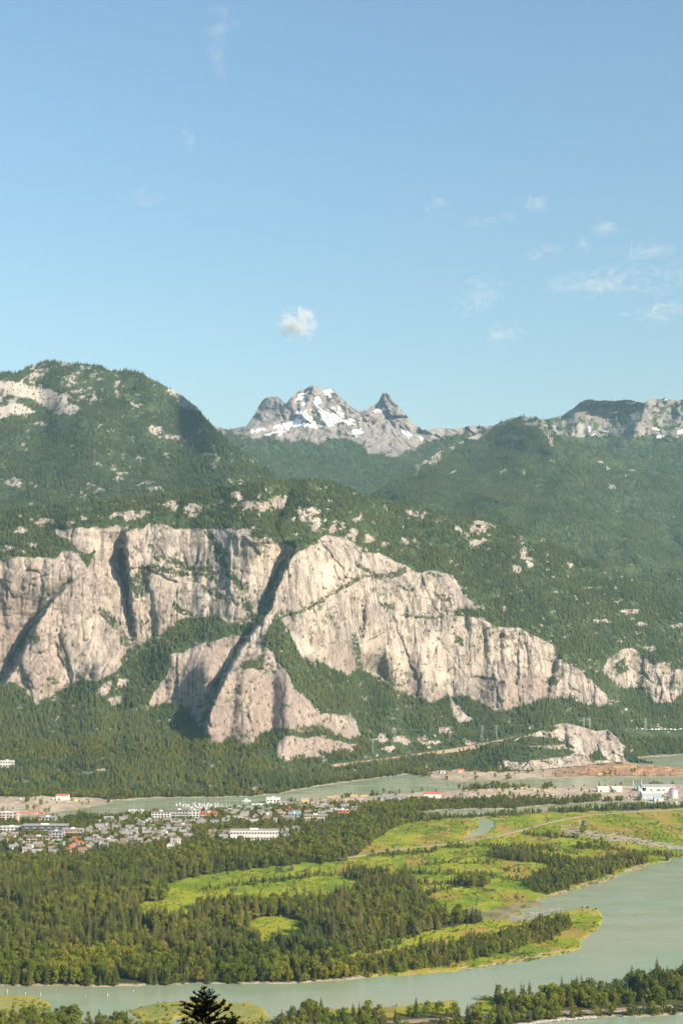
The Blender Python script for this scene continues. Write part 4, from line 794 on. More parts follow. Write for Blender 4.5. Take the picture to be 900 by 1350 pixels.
counts['B'] = hill_forest('mountain_forest', scatter(BL, b_prob, 7.0, .6, 2), .42, .76, .03, 'conifer forest covering the mountain behind the granite cliffs')
counts['D'] = hill_forest('side_valley_forest', scatter(DL, d_prob * (DL.PY > 540), 8.6, .6, 3), .45, .82, .05, 'hazy conifer forest on the hill across the side valley')
counts['E'] = hill_forest('subalpine_forest', np.concatenate([scatter(EL, e_prob, 14, .6, 4), scatter(FL, f_prob, 14, .6, 5)]), .6, 1.1, .02, 'hazy conifers below the snowy and craggy peaks')

# valley trees
def in_frame(px, py, m=30): return (px > -m) & (px < 900 + m)
gx, gy = np.meshgrid(np.arange(-950, 950, 6.2), np.arange(1150, 3600, 6.2)); gx = gx.ravel() + rng.uniform(-2.9, 2.9, gx.size); gy = gy.ravel() + rng.uniform(-2.9, 2.9, gy.size)
px, py = to_px(gx, gy, np.ones_like(gx)); ok = in_frame(px, py) & (py < 1385) & (gy < np.interp(px, xs, c_Y) + 30); gx, gy, px, py = gx[ok], gy[ok], px[ok], py[ok]
wx, wy = warp_v(px, py)
lnd = land_mask(px, py) & land_mask(px, py + 1.6) & land_mask(px, py - .8)
md_ = any_in(wx, wy, MEADOW); sd_ = any_in(wx, wy, SAND) | inside(px, py, DRIFT); tw_ = any_in(wx, wy, TOWN); wd_ = any_in(wx, wy, WOODS)
hg = np.zeros(len(gx), bool)
for ln, w_ in HEDGES: hg |= dist_line(px, py + 2.0 * fbm(px / 9, px * 0, 915, 2), ln) < w_ * (0.55 + 0.8 * fbm(px / 6, py / 3, 917, 2) + .3)
rd = np.zeros(len(gx), bool)
for nm, pts, wd, lb in ROADS: rd |= dist_line(px, py, pts) < (4.5 if nm == 'river_road' else 2.4)
r_ = rng.random(len(gx)); patch = fbm(gx / 70, gy / 70, 920, 3)
shrub = md_ & ~wd_ & ~hg & (r_ < 0.012 + 0.06 * (patch > .22))
keep = lnd & ~rd & (((~md_ & ~sd_ & ~tw_) & (r_ < np.where(patch > .26, .25, .86))) | wd_ | hg | shrub | (tw_ & (r_ < 0.56 + .4 * (patch > 0.08))) | (sd_ & (r_ < .015)))
keep &= ~any_in(px, py, LAND[1:3]) | (r_ < .004)
keep &= ~inside(px, py, [(545, 1323), (610, 1312), (608, 1338), (545, 1340)]) | (r_ < .1)
X, Y, px, py = gx[keep], gy[keep], px[keep], py[keep]; hgk, wdk, twk, shk = hg[keep] & ~wd_[keep], wd_[keep], tw_[keep], shrub[keep]
n = len(X); r_ = rng.random(n); pt = fbm(X / 90, Y / 60, 930, 3)
VN = ['spruce0', 'spruce1', 'spruce2', 'fir0', 'fir1', 'fir2', 'broad0', 'broad1', 'broad2', 'yellow0', 'yellow1', 'bush0', 'bush1']
edge_r = py > lerp_line(px, [(-50, 1284), (200, 1284), (400, 1282), (500, 1282), (950, 1280)])
spr = (px < 600) & (py > 1148) & (py < 1262)
p_con = np.where(spr, .62, .34) + .35 * pt; p_con = np.where(edge_r, .32 + .3 * pt, p_con); p_con = np.where(twk, .25, p_con); p_con = np.where((py > 1066) & (py < 1150) & ~twk, .30 + .3 * pt, p_con)
var = np.where(r_ < p_con, np.where(spr & (rng.random(n) < .62), rng.integers(0, 3, n), rng.integers(3, 6, n)), np.where(rng.random(n) < np.where((py < 1150), .34, .24), rng.integers(9, 11, n), rng.integers(6, 9, n)))
var = np.where(wdk & (py > 1120) & (r_ < .6), rng.integers(0, 6, n), var)
var = np.where(shk | (hgk & (r_ > .55)) | ((px > 640) & (py > 1186) & (py < 1211)), rng.integers(11, 13, n), var)
s = rng.uniform(.45, 1.15, n) * (1 + .5 * fbm(X / 45, Y / 45, 935, 2)) * np.where(var < 6, np.where(spr, .82, .72), 1.0); s = np.where(hgk & (var < 6), s * .5, s); s = np.where(hgk & (var >= 6) & (var < 11), s * .62, s)
s = np.where(wdk, s * np.where(py > 1205, .62, .74), s); s = np.where((var < 11) & (var >= 6) & (py > 1150), s * 1.12, s); s = np.where(twk, s * .72, s)
s = np.where((py < 1085) & ~twk, s * .75, s); sh_ = any_in(px, py - 9, TOWN) & ~twk; s = np.where(sh_, s * .5, s); s = np.where(shk, s * .8, s); s = np.where((py > 1310), s * .85, s)
Z = np.full(n, .6)
hh = np.array([KIND[v]['h'] for v in VN])[var] * s; hp_ = hh * F / Y * (var < 11)
vis = (px > -6) & (px < 906) & (py - hp_ < 1346)
lab = [('spruce_tree', 'olive brown spruce standing in the dense wood on the delta', 'spruce trees in the delta wood'), ('fir_tree', 'dark green fir growing along the river and its islands', 'firs along the river'), ('broadleaf_tree', 'leafy green deciduous tree on the river bank', 'deciduous trees on the river banks'), ('yellow_leaved_tree', 'yellow green deciduous tree on the river bank', 'yellow green trees on the river banks')]
def fam(v): return np.where(v < 3, 0, np.where(v < 6, 1, np.where(v < 9, 2, 3)))
def zone(a, b):
    if b > 1340 and a < 330: return 'on the near bank facing the grassy islets'
    if b > 1312 and a < 520: return 'in the near bank wood beside the grassy point'
    if b > 1295 and a < 640: return 'beside the gravel road on the near bank'
    if b > 1285 and a >= 640 and a < 760: return 'between the gravel road and the wide estuary'
    if b > 1270 and a >= 760: return 'on the wooded bank by the pond below the estuary'
    if b > 1278 and a < 430: return 'at the water edge of the great delta wood'
    if b > 1205 and a >= 430: return 'in the strip of wood along the river bend'
    if b > 1255: return 'just behind the water edge of the delta wood'
    if b > 1225: return 'in the middle of the great delta wood'
    if a > 430: return 'at the meadow edge of the delta wood'
    return 'deep in the great delta wood below the town'
single = np.zeros(n, bool); fm = fam(var)
near = vis & (var < 11) & (py > 1120)
for q, cap in ((0, 230), (1, 150), (2, 220), (3, 70)):
    m = np.where(near & (fm == q) & ((py > 1255) | (q == 0)))[0]; single[m[np.argsort(-hp_[m])][:cap]] = True
for k in np.where(single)[0]:
    kd = KIND[VN[var[k]]]; nm, lb, gp_ = lab[fm[k]]
    hk = hh[k]; size = 'tall' if hk > (24 if fm[k] < 2 else 16) else 'short' if hk < (16 if fm[k] < 2 else 11) else 'middling'
    where = zone(px[k], py[k]); look = ('olive brown spruce', 'dark green fir', 'leafy green deciduous tree', 'yellow green deciduous tree')[fm[k]]
    lb = f'{size} {look} {where}'; gp_ = f'{size} {look}s {where}'
    e = empty(nm, (X[k], Y[k], Z[k]), rng.uniform(0, 6.28)); e.scale = (s[k] * rng.uniform(.9, 1.15),) * 2 + (s[k],); tag(e, lb, 'tree', gp_)
    obj('trunk', kd['trunk'], e); obj('crown', kd['crown'], e)
rest = ~single
forest('delta_forest', np.stack([X, Y, Z], -1)[rest], var[rest], VN, s[rest], 'mixed woods, hedges and shrubs covering the river delta and the town'); counts['V'] = int(rest.sum())

# reeds and tussocks over the marsh meadows
gx, gy = np.meshgrid(np.arange(-500, 900, 5.0), np.arange(1230, 2750, 5.0)); gx = gx.ravel() + rng.uniform(-2.5, 2.5, gx.size); gy = gy.ravel() + rng.uniform(-2.5, 2.5, gy.size)
px, py = to_px(gx, gy, np.ones_like(gx)); ok = in_frame(px, py, 5) & (rng.random(gx.size) < np.clip(.22 + 1.3 * fbm(gx / 30, gy / 60, 951, 3), .02, .8)); gx, gy, px, py = gx[ok], gy[ok], px[ok], py[ok]
wx, wy = warp_v(px, py); ok = any_in(wx, wy, MEADOW) & ~any_in(wx, wy, SAND) & ~inside(wx, wy, DRIFT) & land_mask(px, py) & land_mask(px, py + .8); gx, gy = gx[ok], gy[ok]; n = len(gx)
forest('marsh_grass', np.stack([gx, gy, np.full(n, .7)], -1), rng.integers(0, 2, n), ['tuft0', 'tuft1'], rng.uniform(.6, 1.5, n), 'yellow green reeds and tussocks over the delta meadows', 'grass'); counts['T'] = n

# the dark treetop just below the viewpoint
def near_tree(px_, py_, Y_, h, label, seed):
    x, y, z = place(px_, py_, Y_); g = random.Random(seed); v = []; f = []
    e = empty('fir_tree', (float(x), Y_, float(z) - h)); tag(e, label, 'tree')
    m = MB(); m.tube((0, 0, -2), (0, 0, h * .6), .32, .14, 8); m.tube((0, 0, h * .6), (0, 0, h), .14, .012, 8); obj('trunk', m.mesh('trunk', M['bark']), e)
    m = MB()
    def twig(p, d, L, depth):
        q = p + d * L; m.tube(p, q, .010 if depth else .016, .004, 4)
        nn = int(L / .007)
        for k in range(nn):
            a = g.random() * 6.28; u = d.orthogonal().normalized(); w = d.cross(u); o = (u * math.cos(a) + w * math.sin(a)) * .85 + d * .75
            c = p + d * L * (k + g.random()) / nn; s_ = d.cross(o).normalized() * .011; tip = c + o.normalized() * g.uniform(.045, .085)
            b = len(m.v); m.v += [tuple(c - s_), tuple(c + s_), tuple(tip)]; m.f.append((b, b + 1, b + 2))
        if depth < 2:
            for k in range(int(L / (.10 if depth == 0 else .09))):
                t_ = g.uniform(.25, .95); sgn = 1 if k % 2 else -1; side = d.cross(Vector((0, 0, 1))).normalized() * sgn
                twig(p + d * L * t_, (d * .7 + side * .8 + Vector((0, 0, g.uniform(-.1, .25)))).normalized(), L * g.uniform(.22, .42) * (1.1 - t_ * .5), depth + 1)
    z_ = h - .05; top = Vector((0, 0, h)); twig(Vector((0, 0, h - .42)), Vector((0, 0, 1)), .42, 1)
    while z_ > h - 3.4:
        d0 = h - z_; per = 5 if d0 < .5 else 6; a0 = g.random() * 6.28
        for k in range(per):
            a = a0 + 6.28 * k / per + g.uniform(-.3, .3); L = (.12 + .74 * d0 ** .9) * g.uniform(.6, 1.2)
            up_ = g.uniform(.35, .8) if d0 < 1.2 else g.uniform(.0, .45)
            twig(Vector((0, 0, z_)), Vector((math.cos(a), math.sin(a), up_)).normalized(), min(L, 2.0), 0 if L > .3 else 1)
        z_ -= g.uniform(.12, .20)
    me = m.mesh('crown', M['near_needles']); obj('crown', me, e)
    low_ = conifer_crown(seed, h - 3.0, 3.2, 26, 8, .1, M['near_needles'], True); obj('lower_crown', low_, e)
near_tree(269, 1302, 46.0, 24, 'dark fir treetop just below the viewpoint, black against the river', 5)
print('TREES', counts)
#@@TOWN@@
# ------------------------------------------------------------------ the town, the yards and the harbour
def gp(px_, py_, z=1.1):
    a, b = ground(px_, py_, z); return float(a), float(b)
WALLS = {'white': (0.56, 0.54, 0.50), 'cream': (0.44, 0.37, 0.28), 'grey': (0.33, 0.33, 0.33), 'blue': (0.30, 0.36, 0.42), 'tan': (0.40, 0.29, 0.19), 'brown': (0.26, 0.17, 0.12), 'orange': (0.56, 0.25, 0.11), 'steel': (0.36, 0.41, 0.44), 'charcoal': (0.13, 0.13, 0.14), 'red': (0.42, 0.10, 0.07)}
for k, c in WALLS.items(): M['w_' + k] = plain('wall_' + k, c, .8, .12, .4)
ROOFS = {'grey': (0.22, 0.21, 0.20), 'pale': (0.30, 0.29, 0.275), 'brown': (0.20, 0.14, 0.10), 'red': (0.42, 0.12, 0.08), 'green': (0.20, 0.30, 0.25), 'teal': (0.25, 0.38, 0.36), 'white': (0.50, 0.50, 0.485)}
for k, c in ROOFS.items(): M['r_' + k] = plain('roof_' + k, c, .75, .2, .5)
M['glass'] = plain('window_glass', (0.035, 0.045, 0.055), .12, .2, .5, .6); M['trim'] = plain('trim_white', (0.66, 0.65, 0.62), .7, .08)
M['wood'] = plain('log_wood', (0.30, 0.18, 0.115), .9, .4, .8); M['driftwood'] = plain('driftwood', (0.33, 0.285, 0.24), .95, .35, .5); M['wharf'] = plain('wharf_planks', (0.28, 0.24, 0.20), .9, .3)
M['crane'] = plain('crane_paint', (0.62, 0.13, 0.06), .55, .1); M['galv'] = plain('galvanised_steel', (0.52, 0.53, 0.53), .5, .1, metal=.3); M['paint'] = plain('car_white', (0.66, 0.66, 0.66), .3, .1, .6, .5); M['paint2'] = plain('car_dark', (0.10, 0.12, 0.16), .3, .2, .6, .5)
M['yellow'] = plain('machine_yellow', (0.62, 0.38, 0.05), .6, .15); M['tarp'] = plain('lime_tarp', (0.45, 0.62, 0.05), .7, .1)
def gable(w, d, z0, rise, over=.6, th=.25):
    x, y = w / 2 + over, d / 2 + over; s_ = rise / (d / 2); e = z0 - over * s_; r = z0 + rise
    v = [(-x, -y, e), (x, -y, e), (x, 0, r), (-x, 0, r), (x, y, e), (-x, y, e)]; v += [(a, b, c + th) for a, b, c in v]
    return v, [(0, 3, 2, 1), (3, 5, 4, 2), (6, 7, 8, 9), (9, 8, 10, 11), (0, 1, 7, 6), (5, 11, 10, 4), (1, 2, 8, 7), (2, 4, 10, 8), (3, 0, 6, 9), (5, 3, 9, 11)]
def house_proto(w, d, h, rise, wall, roof, turn):
    e = empty('house', (0, 0, 0)); m = MB().box(-w / 2, w / 2, -d / 2, d / 2, -.6, h)
    m.add([(-w / 2, -d / 2, h), (-w / 2, d / 2, h), (-w / 2, 0, h + rise), (w / 2, -d / 2, h), (w / 2, d / 2, h), (w / 2, 0, h + rise)], [(0, 2, 1), (3, 4, 5)])
    obj('wall', m.mesh('wall', M['w_' + wall]), e); rf = obj('roof', MB().add(*gable(w, d, h, rise)).mesh('roof', M['r_' + roof]), e)
    obj('chimney', MB().box(w * .2, w * .2 + .8, .6, 1.4, h, h + rise + 1.0).mesh('chimney', M['w_brown']), rf)
    wn_ = MB().box(-.8, .8, -.06, .06, 0, 1.4).mesh('window', M['glass']); dm = MB().box(-.5, .5, -.06, .06, 0, 2.1).mesh('door', M['w_brown'])
    for zz in (1.0, 3.9):
        if zz + 1.5 > h: continue
        for xx in (-w * .3, w * .05, w * .32): obj('window', wn_, e, (xx, -d / 2 - .02, zz))
    for yy in (-d * .2, d * .2): obj('window', wn_, e, (w / 2 + .02, yy, 1.2), math.pi / 2); obj('window', wn_, e, (-w / 2 - .02, yy, 1.2), math.pi / 2)
    obj('door', dm, e, (-w * .12, -d / 2 - .02, 0))
    return e
HV = [(12, 9, 5.6, 2.6, 'white', 'grey'), (11, 9, 5.4, 3.0, 'cream', 'brown'), (14, 9, 5.2, 2.4, 'white', 'pale'), (10, 8, 5.6, 3.0, 'grey', 'grey'), (12, 9, 5.4, 2.6, 'blue', 'pale'), (13, 10, 5.4, 2.8, 'tan', 'grey'), (11, 9, 5.6, 2.8, 'white', 'red'), (12, 8, 5.6, 2.6, 'cream', 'grey')]
protos = [house_proto(*q, 0) for q in HV]; used = [False] * len(protos)
RES = [[(14, 1113), (38, 1108), (36, 1118), (66, 1114), (106, 1110), (112, 1126), (60, 1130), (34, 1128), (14, 1122)], [(104, 1098), (170, 1092), (186, 1104), (176, 1116), (120, 1120), (106, 1110)], [(174, 1088), (232, 1086), (252, 1094), (254, 1108), (228, 1118), (178, 1116)], [(270, 1100), (302, 1102), (300, 1110), (276, 1108)], [(300, 1074), (330, 1068), (400, 1070), (398, 1084), (350, 1088), (310, 1084)], [(192, 1084), (240, 1086), (300, 1082), (298, 1090), (250, 1092), (200, 1090)], [(0, 1104), (28, 1102), (28, 1110), (0, 1114)], [(362, 1098), (392, 1096), (390, 1106), (364, 1108)], [(130, 1084), (170, 1080), (190, 1086), (160, 1092), (130, 1094)], [(396, 1066), (440, 1062), (470, 1064), (470, 1074), (436, 1076), (400, 1078)]]
placed = []
def free(x, y, r): return all((x - a) ** 2 + (y - b) ** 2 > (r + q) ** 2 for a, b, q in placed)
BIG = [  # x, row of the foot, width px, height px, depth m, wall, roof, storeys, bays, label
 (8, 1084, 28, 12, 22, 'white', 'white', 4, 6, 'white modern apartment block with orange trim beside the crane'), (62, 1087, 22, 9, 18, 'grey', 'pale', 3, 5, 'grey flat roofed office building behind the crane'),
 (58, 1101, 58, 12, 24, 'charcoal', 'pale', 4, 12, 'long dark apartment block with a broad pale roof'), (50, 1113, 29, 9, 18, 'tan', 'brown', 3, 7, 'tan three storey block with brown roof among houses'),
 (73, 1110, 17, 13, 16, 'grey', 'grey', 4, 4, 'narrow grey four storey block beside the tan block'), (95, 1105, 26, 11, 18, 'cream', 'pale', 3, 7, 'cream townhouse block with red bays beside the street'), (14, 1100, 30, 9, 20, 'white', 'white', 3, 6, 'white low block with flat white roof at the town edge'),
 (212, 1084, 24, 13, 18, 'white', 'brown', 4, 6, 'white and grey four storey block at the end of the marina row'), (236, 1082, 24, 13, 18, 'grey', 'brown', 4, 6, 'grey four storey block in the middle of the marina row'), (256, 1082, 14, 13, 18, 'white', 'pale', 4, 3, 'white tower block joined to the orange building'), (275, 1082, 21, 10, 18, 'orange', 'red', 3, 6, 'orange brick building with red roof by the marina'),
 (335, 1108, 62, 13, 16, 'white', 'pale', 2, 16, 'long white two storey school like building at the wood edge'), (241, 1096, 22, 8, 14, 'tan', 'grey', 2, 5, 'tan shop building below the marina row'), (215, 1092, 16, 6, 12, 'cream', 'grey', 2, 4, 'cream shop building with grey roof in the town centre'),
 (388, 1080, 16, 7, 14, 'blue', 'teal', 2, 4, 'blue grey building with teal roof near the log yard'), (416, 1082, 30, 7, 14, 'cream', 'pale', 2, 8, 'long cream building with pale roof near the wood'), (452, 1075, 15, 7, 14, 'orange', 'white', 2, 4, 'orange building with wide white roof at the edge of the wood'), (360, 1058, 18, 6, 16, 'white', 'white', 1, 4, 'white boat shed with bright roof on the harbour shore'), (303, 1073, 24, 5, 14, 'cream', 'pale', 1, 5, 'low cream harbour store behind the boats')]
w_mesh = MB().box(-1.3, 1.3, -.08, .08, 0, 1.7).mesh('window', M['glass']); bal = MB().box(-1.7, 1.7, -.9, 0, -.15, 0).box(-1.7, 1.7, -.9, -.85, 0, .9).mesh('balcony', M['trim'])
def block(px_, py_, wpx, hpx, dep, wall, roof, st, bays, label, base=None, cat='building', name='apartment_block'):
    x, y = gp(px_, py_) if base is None else base[:2]; z = 1.1 if base is None else base[2]; k = y / F; w = wpx * k; h = hpx * k
    y += dep / 2; e = empty(name, (x, y, z), 0.0); tag(e, label, cat)
    obj('wall', MB().box(-w / 2, w / 2, -dep / 2, dep / 2, -3, h).mesh('wall', M['w_' + wall]), e)
    rf = obj('roof', MB().box(-w / 2 - .7, w / 2 + .7, -dep / 2 - .7, dep / 2 + .7, h + .003, h + .55).mesh('roof', M['r_' + roof]), e)
    obj('roof_unit', MB().box(-w * .1, w * .08, -2, 3, h + .55, h + 2.4).mesh('roof_unit', M['trim']), rf)
    sh = h / max(st, 1); bw = w / bays; sc_ = (min(1.5, bw * .62 / 2.6), 1, min(1.5, sh * .55 / 1.7))
    for i_ in range(st):
        for j in range(bays):
            o = obj('window', w_mesh, e, (-w / 2 + bw * (j + .5), -dep / 2 - .05, sh * i_ + sh * .28)); o.scale = sc_
            if i_ and (j + i_) % 2 == 0 and st > 2: obj('balcony', bal, e, (-w / 2 + bw * (j + .5), -dep / 2 - .004, sh * i_ + .1))
        for j in range(int(dep // 5)): o = obj('window', w_mesh, e, (w / 2 + .05, -dep / 2 + 2.5 + 5 * j, sh * i_ + sh * .28), math.pi / 2); o.scale = (.8, 1, sc_[2])
    if 'orange trim' in label or 'red bays' in label:
        for j in (-.5, -.17, .17, .5):
            obj('bay_panel', MB().box(j * w - .9, j * w + .9, -dep / 2 - .35, -dep / 2 - .1, 0, h * .92).mesh('bay_panel', M['w_orange' if 'orange' in label else 'w_red']), e)
    placed.append((x, y, max(w, dep) * .5)); return e
for q in BIG: block(*q)
gh = random.Random(3); names_h = {'white': 'white', 'cream': 'cream', 'grey': 'grey', 'blue': 'pale blue', 'tan': 'tan'}
nh = 0
RES_W = ['below the tan block', 'beside the cream townhouse block', 'on the slope at the wood edge', 'beside the long white school like building', 'behind the school like building by the harbour', 'in the row below the marina blocks', 'below the low white block at the town edge', 'past the far end of the school like building', 'in the middle of the leafy town', 'beside the orange building near the log yard']
for poly, rw in zip(RES, RES_W):
    P_ = np.array(poly); tries = 0
    while tries < 260:
        tries += 1; qx = gh.uniform(P_[:, 0].min(), P_[:, 0].max()); qy = gh.uniform(P_[:, 1].min(), P_[:, 1].max())
        if not inside(np.array([qx]), np.array([qy]), poly)[0]: continue
        x, y = gp(qx, qy)
        if not free(x, y, 10.2): continue
        placed.append((x, y, 10.2)); k = gh.choices(range(8), [3, 4, 2, 2, 1.5, 4, .35, 4])[0]
        e = protos[k] if not used[k] else copy_tree(protos[k]); used[k] = True; nh += 1
        e.scale = (1.22,) * 3; e.location = (x, y, 1.1); e.rotation_euler[2] = gh.choice([0, math.pi / 2, .3, -.3]) + gh.uniform(-.1, .1); q = HV[k]
        tag(e, f"{names_h[q[4]]} gabled house with {q[5]} roof {rw}", 'house', f"{names_h[q[4]]} houses with {q[5]} roofs {rw}")
def shed(px_, py_, wpx, hpx, dep, wall, roof, label, base=None, rise=.22, cat='shed'):
    x, y = gp(px_, py_) if base is None else base[:2]; z = 1.1 if base is None else base[2]; k = y / F; w = wpx * k; h = hpx * k * .72
    e = empty('warehouse', (x, y + dep / 2, z)); tag(e, label, cat); r = dep / 2 * rise * 1.6; m = MB().box(-w / 2, w / 2, -dep / 2, dep / 2, -3, h)
    m.add([(-w / 2, -dep / 2, h), (-w / 2, dep / 2, h), (-w / 2, 0, h + r), (w / 2, -dep / 2, h), (w / 2, dep / 2, h), (w / 2, 0, h + r)], [(0, 2, 1), (3, 4, 5)])
    obj('wall', m.mesh('wall', M['w_' + wall]), e); obj('roof', MB().add(*gable(w, dep, h, r, .5)).mesh('roof', M['r_' + roof]), e)
    for j in range(max(1, int(w // 14))): obj('loading_door', MB().box(-2.2, 2.2, -.06, .06, 0, min(4, h * .7)).mesh('loading_door', M['w_charcoal' if wall in ('white', 'cream') else 'trim']), e, (-w / 2 + 7 + 14 * j, -dep / 2 - .03, 0))
    placed.append((x, y, w / 2)); return e
for q in [(518, 1057, 34, 7, 20, 'steel', 'grey', 'long blue grey metal shed on the gravel shore'), (570, 1052, 22, 7, 18, 'white', 'red', 'white shed with red roof on the gravel shore'), (548, 1055, 8, 5, 12, 'cream', 'grey', 'small cream shed between the two long shore sheds'), (82, 1055, 16, 8, 16, 'white', 'red', 'white house with bright red roof on the bare sand flat'), (795, 1044, 15, 7, 18, 'white', 'white', 'white fabric warehouse by the channel, beside its twin'), (813, 1044, 13, 7, 18, 'white', 'white', 'white warehouse between its twin and the long mill hall'),
          (868, 1043, 44, 8, 24, 'white', 'pale', 'long white mill hall on the terminal shore'), (846, 1043, 10, 6, 18, 'steel', 'teal', 'blue grey shed at the end of the long mill hall'), (860, 1053, 28, 9, 22, 'steel', 'white', 'pale blue terminal building with white roof'), (868, 1056, 12, 5, 14, 'white', 'teal', 'low white office with teal roof before the terminal'), (584, 1020, 8, 4, 12, 'white', 'pale', 'small white shed beside the log yard across the channel'), (607, 1018, 8, 4, 12, 'orange', 'red', 'small orange shed at the end of the log yard'), (340, 1066, 16, 6, 14, 'cream', 'white', 'cream boat repair shed on the harbour shore'), (372, 1062, 10, 5, 12, 'grey', 'pale', 'grey store shed beside the yellow machine yard'), (2, 1080, 12, 5, 14, 'cream', 'brown', 'cream shed at the foot of the sand flat')]: shed(*q)
# silo tower with a pink cap at the terminal
x, y = gp(887, 1052); e = empty('silo_tower', (x, y, 1.1)); tag(e, 'white silo tower with pink domed cap at the terminal', 'silo'); obj('body', MB().tube((0, 0, -1), (0, 0, 18), 9, 9, 20).mesh('body', M['w_white']), e)
obj('cap', MB().tube((0, 0, 18), (0, 0, 21), 9.3, 6, 20).tube((0, 0, 21), (0, 0, 23), 6, 1, 20).mesh('cap', plain('pink_cap', (0.55, 0.16, 0.26), .6)), e); obj('conveyor', MB().box(-34, -6, -1, 1, 12, 14).mesh('conveyor', M['trim']), e)
for qx in (834, 845):
    x, y = gp(qx, 1041); e = empty('chimney_stack', (x, y, 1.1)); tag(e, 'tall slim steel stack beside the mill hall', 'chimney', 'stacks beside the mill hall'); obj('shaft', MB().tube((0, 0, -1), (0, 0, 24), 1.2, .9, 10).mesh('shaft', M['galv']), e); obj('rim', MB().tube((0, 0, 23.2), (0, 0, 24.4), 1.3, 1.3, 10).mesh('rim', M['w_charcoal']), e)
# hill houses
b = surf(9, 1013); block(9, 1013, 17, 8, 14, 'white', 'white', 2, 5, 'white modern house in the woods below the cliffs', b + [0, -8, 3], 'house', 'hill_house')
b = surf(582, 966); shed(582, 966, 9, 4, 10, 'cream', 'brown', 'small cream cabin in the woods above the highway', b + [0, -6, 5], .5, 'cabin')
b = surf(629, 693); e = block(629, 693, 15, 4, 14, 'cream', 'white', 1, 6, 'pale summit lodge on the bald rock of the wooded ridge', b + [0, -14, 5], 'lodge', 'summit_lodge'); obj('deck', MB().box(-18, 14, -14, -7.3, -1.5, -.6).mesh('deck', M['wharf']), e); obj('mast', MB().tube((-6, 0, 8), (-6, 0, 20), .3, .15, 6).mesh('mast', M['galv']), e)
# tower crane
x, y = gp(51, 1088); e = empty('tower_crane', (x, y, 1.1), .06); tag(e, 'orange red tower crane over the apartment building site', 'crane')
def lattice(p0, p1, w, n):
    m = MB(); p0 = Vector(p0); p1 = Vector(p1); d = (p1 - p0); u = d.normalized().orthogonal().normalized() * w / 2; v_ = d.normalized().cross(u)
    cs = [u + v_, u - v_, -u - v_, -u + v_]
    for c in cs: m.tube(p0 + c, p1 + c, .22, .22, 4)
    for k in range(n):
        for j in range(4): m.tube(p0 + d * k / n + cs[j], p0 + d * (k + 1) / n + cs[(j + 1) % 4], .12, .12, 3)
    return m
obj('mast', lattice((0, 0, -1), (0, 0, 25), 2.0, 10).mesh('mast', M['crane']), e); obj('jib', lattice((1, 0, 24), (-46, 0, 24), 1.6, 20).mesh('jib', M['crane']), e); obj('counter_jib', lattice((-1, 0, 24), (12, 0, 24), 1.6, 5).mesh('counter_jib', M['crane']), e)
obj('counterweight', MB().box(8, 12, -1.2, 1.2, 21, 24).mesh('counterweight', M['w_grey']), e); obj('cab', MB().box(-2.6, -.9, -2.4, -.8, 21.4, 23.6).mesh('cab', M['trim']), e); obj('peak', lattice((0, 0, 25), (0, 0, 31), 1.2, 3).mesh('peak', M['crane']), e)
# boats
def boat_proto(name, L, sail):
    e = empty(name, (0, 0, 0)); B = L * .15; m = MB(); pts = []
    for t_ in np.linspace(0, 1, 7): pts.append((L * (t_ - .5), B * math.sin(math.pi * (.22 + .78 * (1 - t_))) ** .7 if t_ < 1 else .02))
    v = [(x_, -b_, .9 + .25 * (x_ / L + .5)) for x_, b_ in pts] + [(x_, b_, .9 + .25 * (x_ / L + .5)) for x_, b_ in pts] + [(x_ * .95, -b_ * .6, -.5) for x_, b_ in pts] + [(x_ * .95, b_ * .6, -.5) for x_, b_ in pts]; f = []
    for k in range(6): f += [(k, k + 1, 8 + k, 7 + k), (14 + k, 15 + k, k + 1, k), (7 + k, 8 + k, 22 + k, 21 + k), (21 + k, 22 + k, 15 + k, 14 + k)]
    f += [(0, 7, 21, 14)]; obj('hull', m.add(v, f).mesh('hull', M['paint']), e)
    ch = .8 if sail else 2.2
    cb = obj('cabin', MB().box(-L * .2, L * .15, -B * .6, B * .6, .95, .95 + ch).mesh('cabin', M['trim']), e); obj('window', MB().box(-L * .18, L * .153, -B * .62, B * .62, .95 + ch * .45, .95 + ch * .8).mesh('window', M['glass']), cb)
    if sail:
        obj('mast', MB().tube((L * .08, 0, .9), (L * .08, 0, L * 1.35), .13, .09, 6).mesh('mast', M['galv']), e); obj('boom', MB().tube((L * .08, 0, 2.4), (-L * .36, 0, 2.3), .14, .14, 6).mesh('boom', M['paint']), e)
    return e
sailb, motor = boat_proto('sailboat', 12, True), boat_proto('motorboat', 11, False); su = mu = False
def dock(x0, x1, y_, lbl):
    a, Y0 = gp(x0, y_, .3); b_, _ = gp(x1, y_, .3); e = empty('floating_dock', ((a + b_) / 2, Y0, .0)); tag(e, lbl, 'dock'); w = (b_ - a) / 2; obj('deck', MB().box(-w, w, -1.2, 1.2, -.3, .5).mesh('deck', M['wharf']), e)
    pm = MB().tube((0, 0, -2.5), (0, 0, 3.2), .25, .25, 6).mesh('pile', M['bark'])
    for k in range(int(w // 9)): obj('pile', pm, e, (-w + 18 * k + 4, 1.5, 0))
for a, b_, r_w, lb in ((232, 290, 1061.0, 'floating dock among the yachts, farthest from the town'), (240, 325, 1063.6, 'floating dock in the middle of the marina'), (248, 322, 1066.0, 'floating dock along the town shore of the marina'), (170, 194, 1068.5, 'short floating dock with masts beside the yellow shed')): dock(a, b_, r_w, lb)
gb = random.Random(11); bt = []
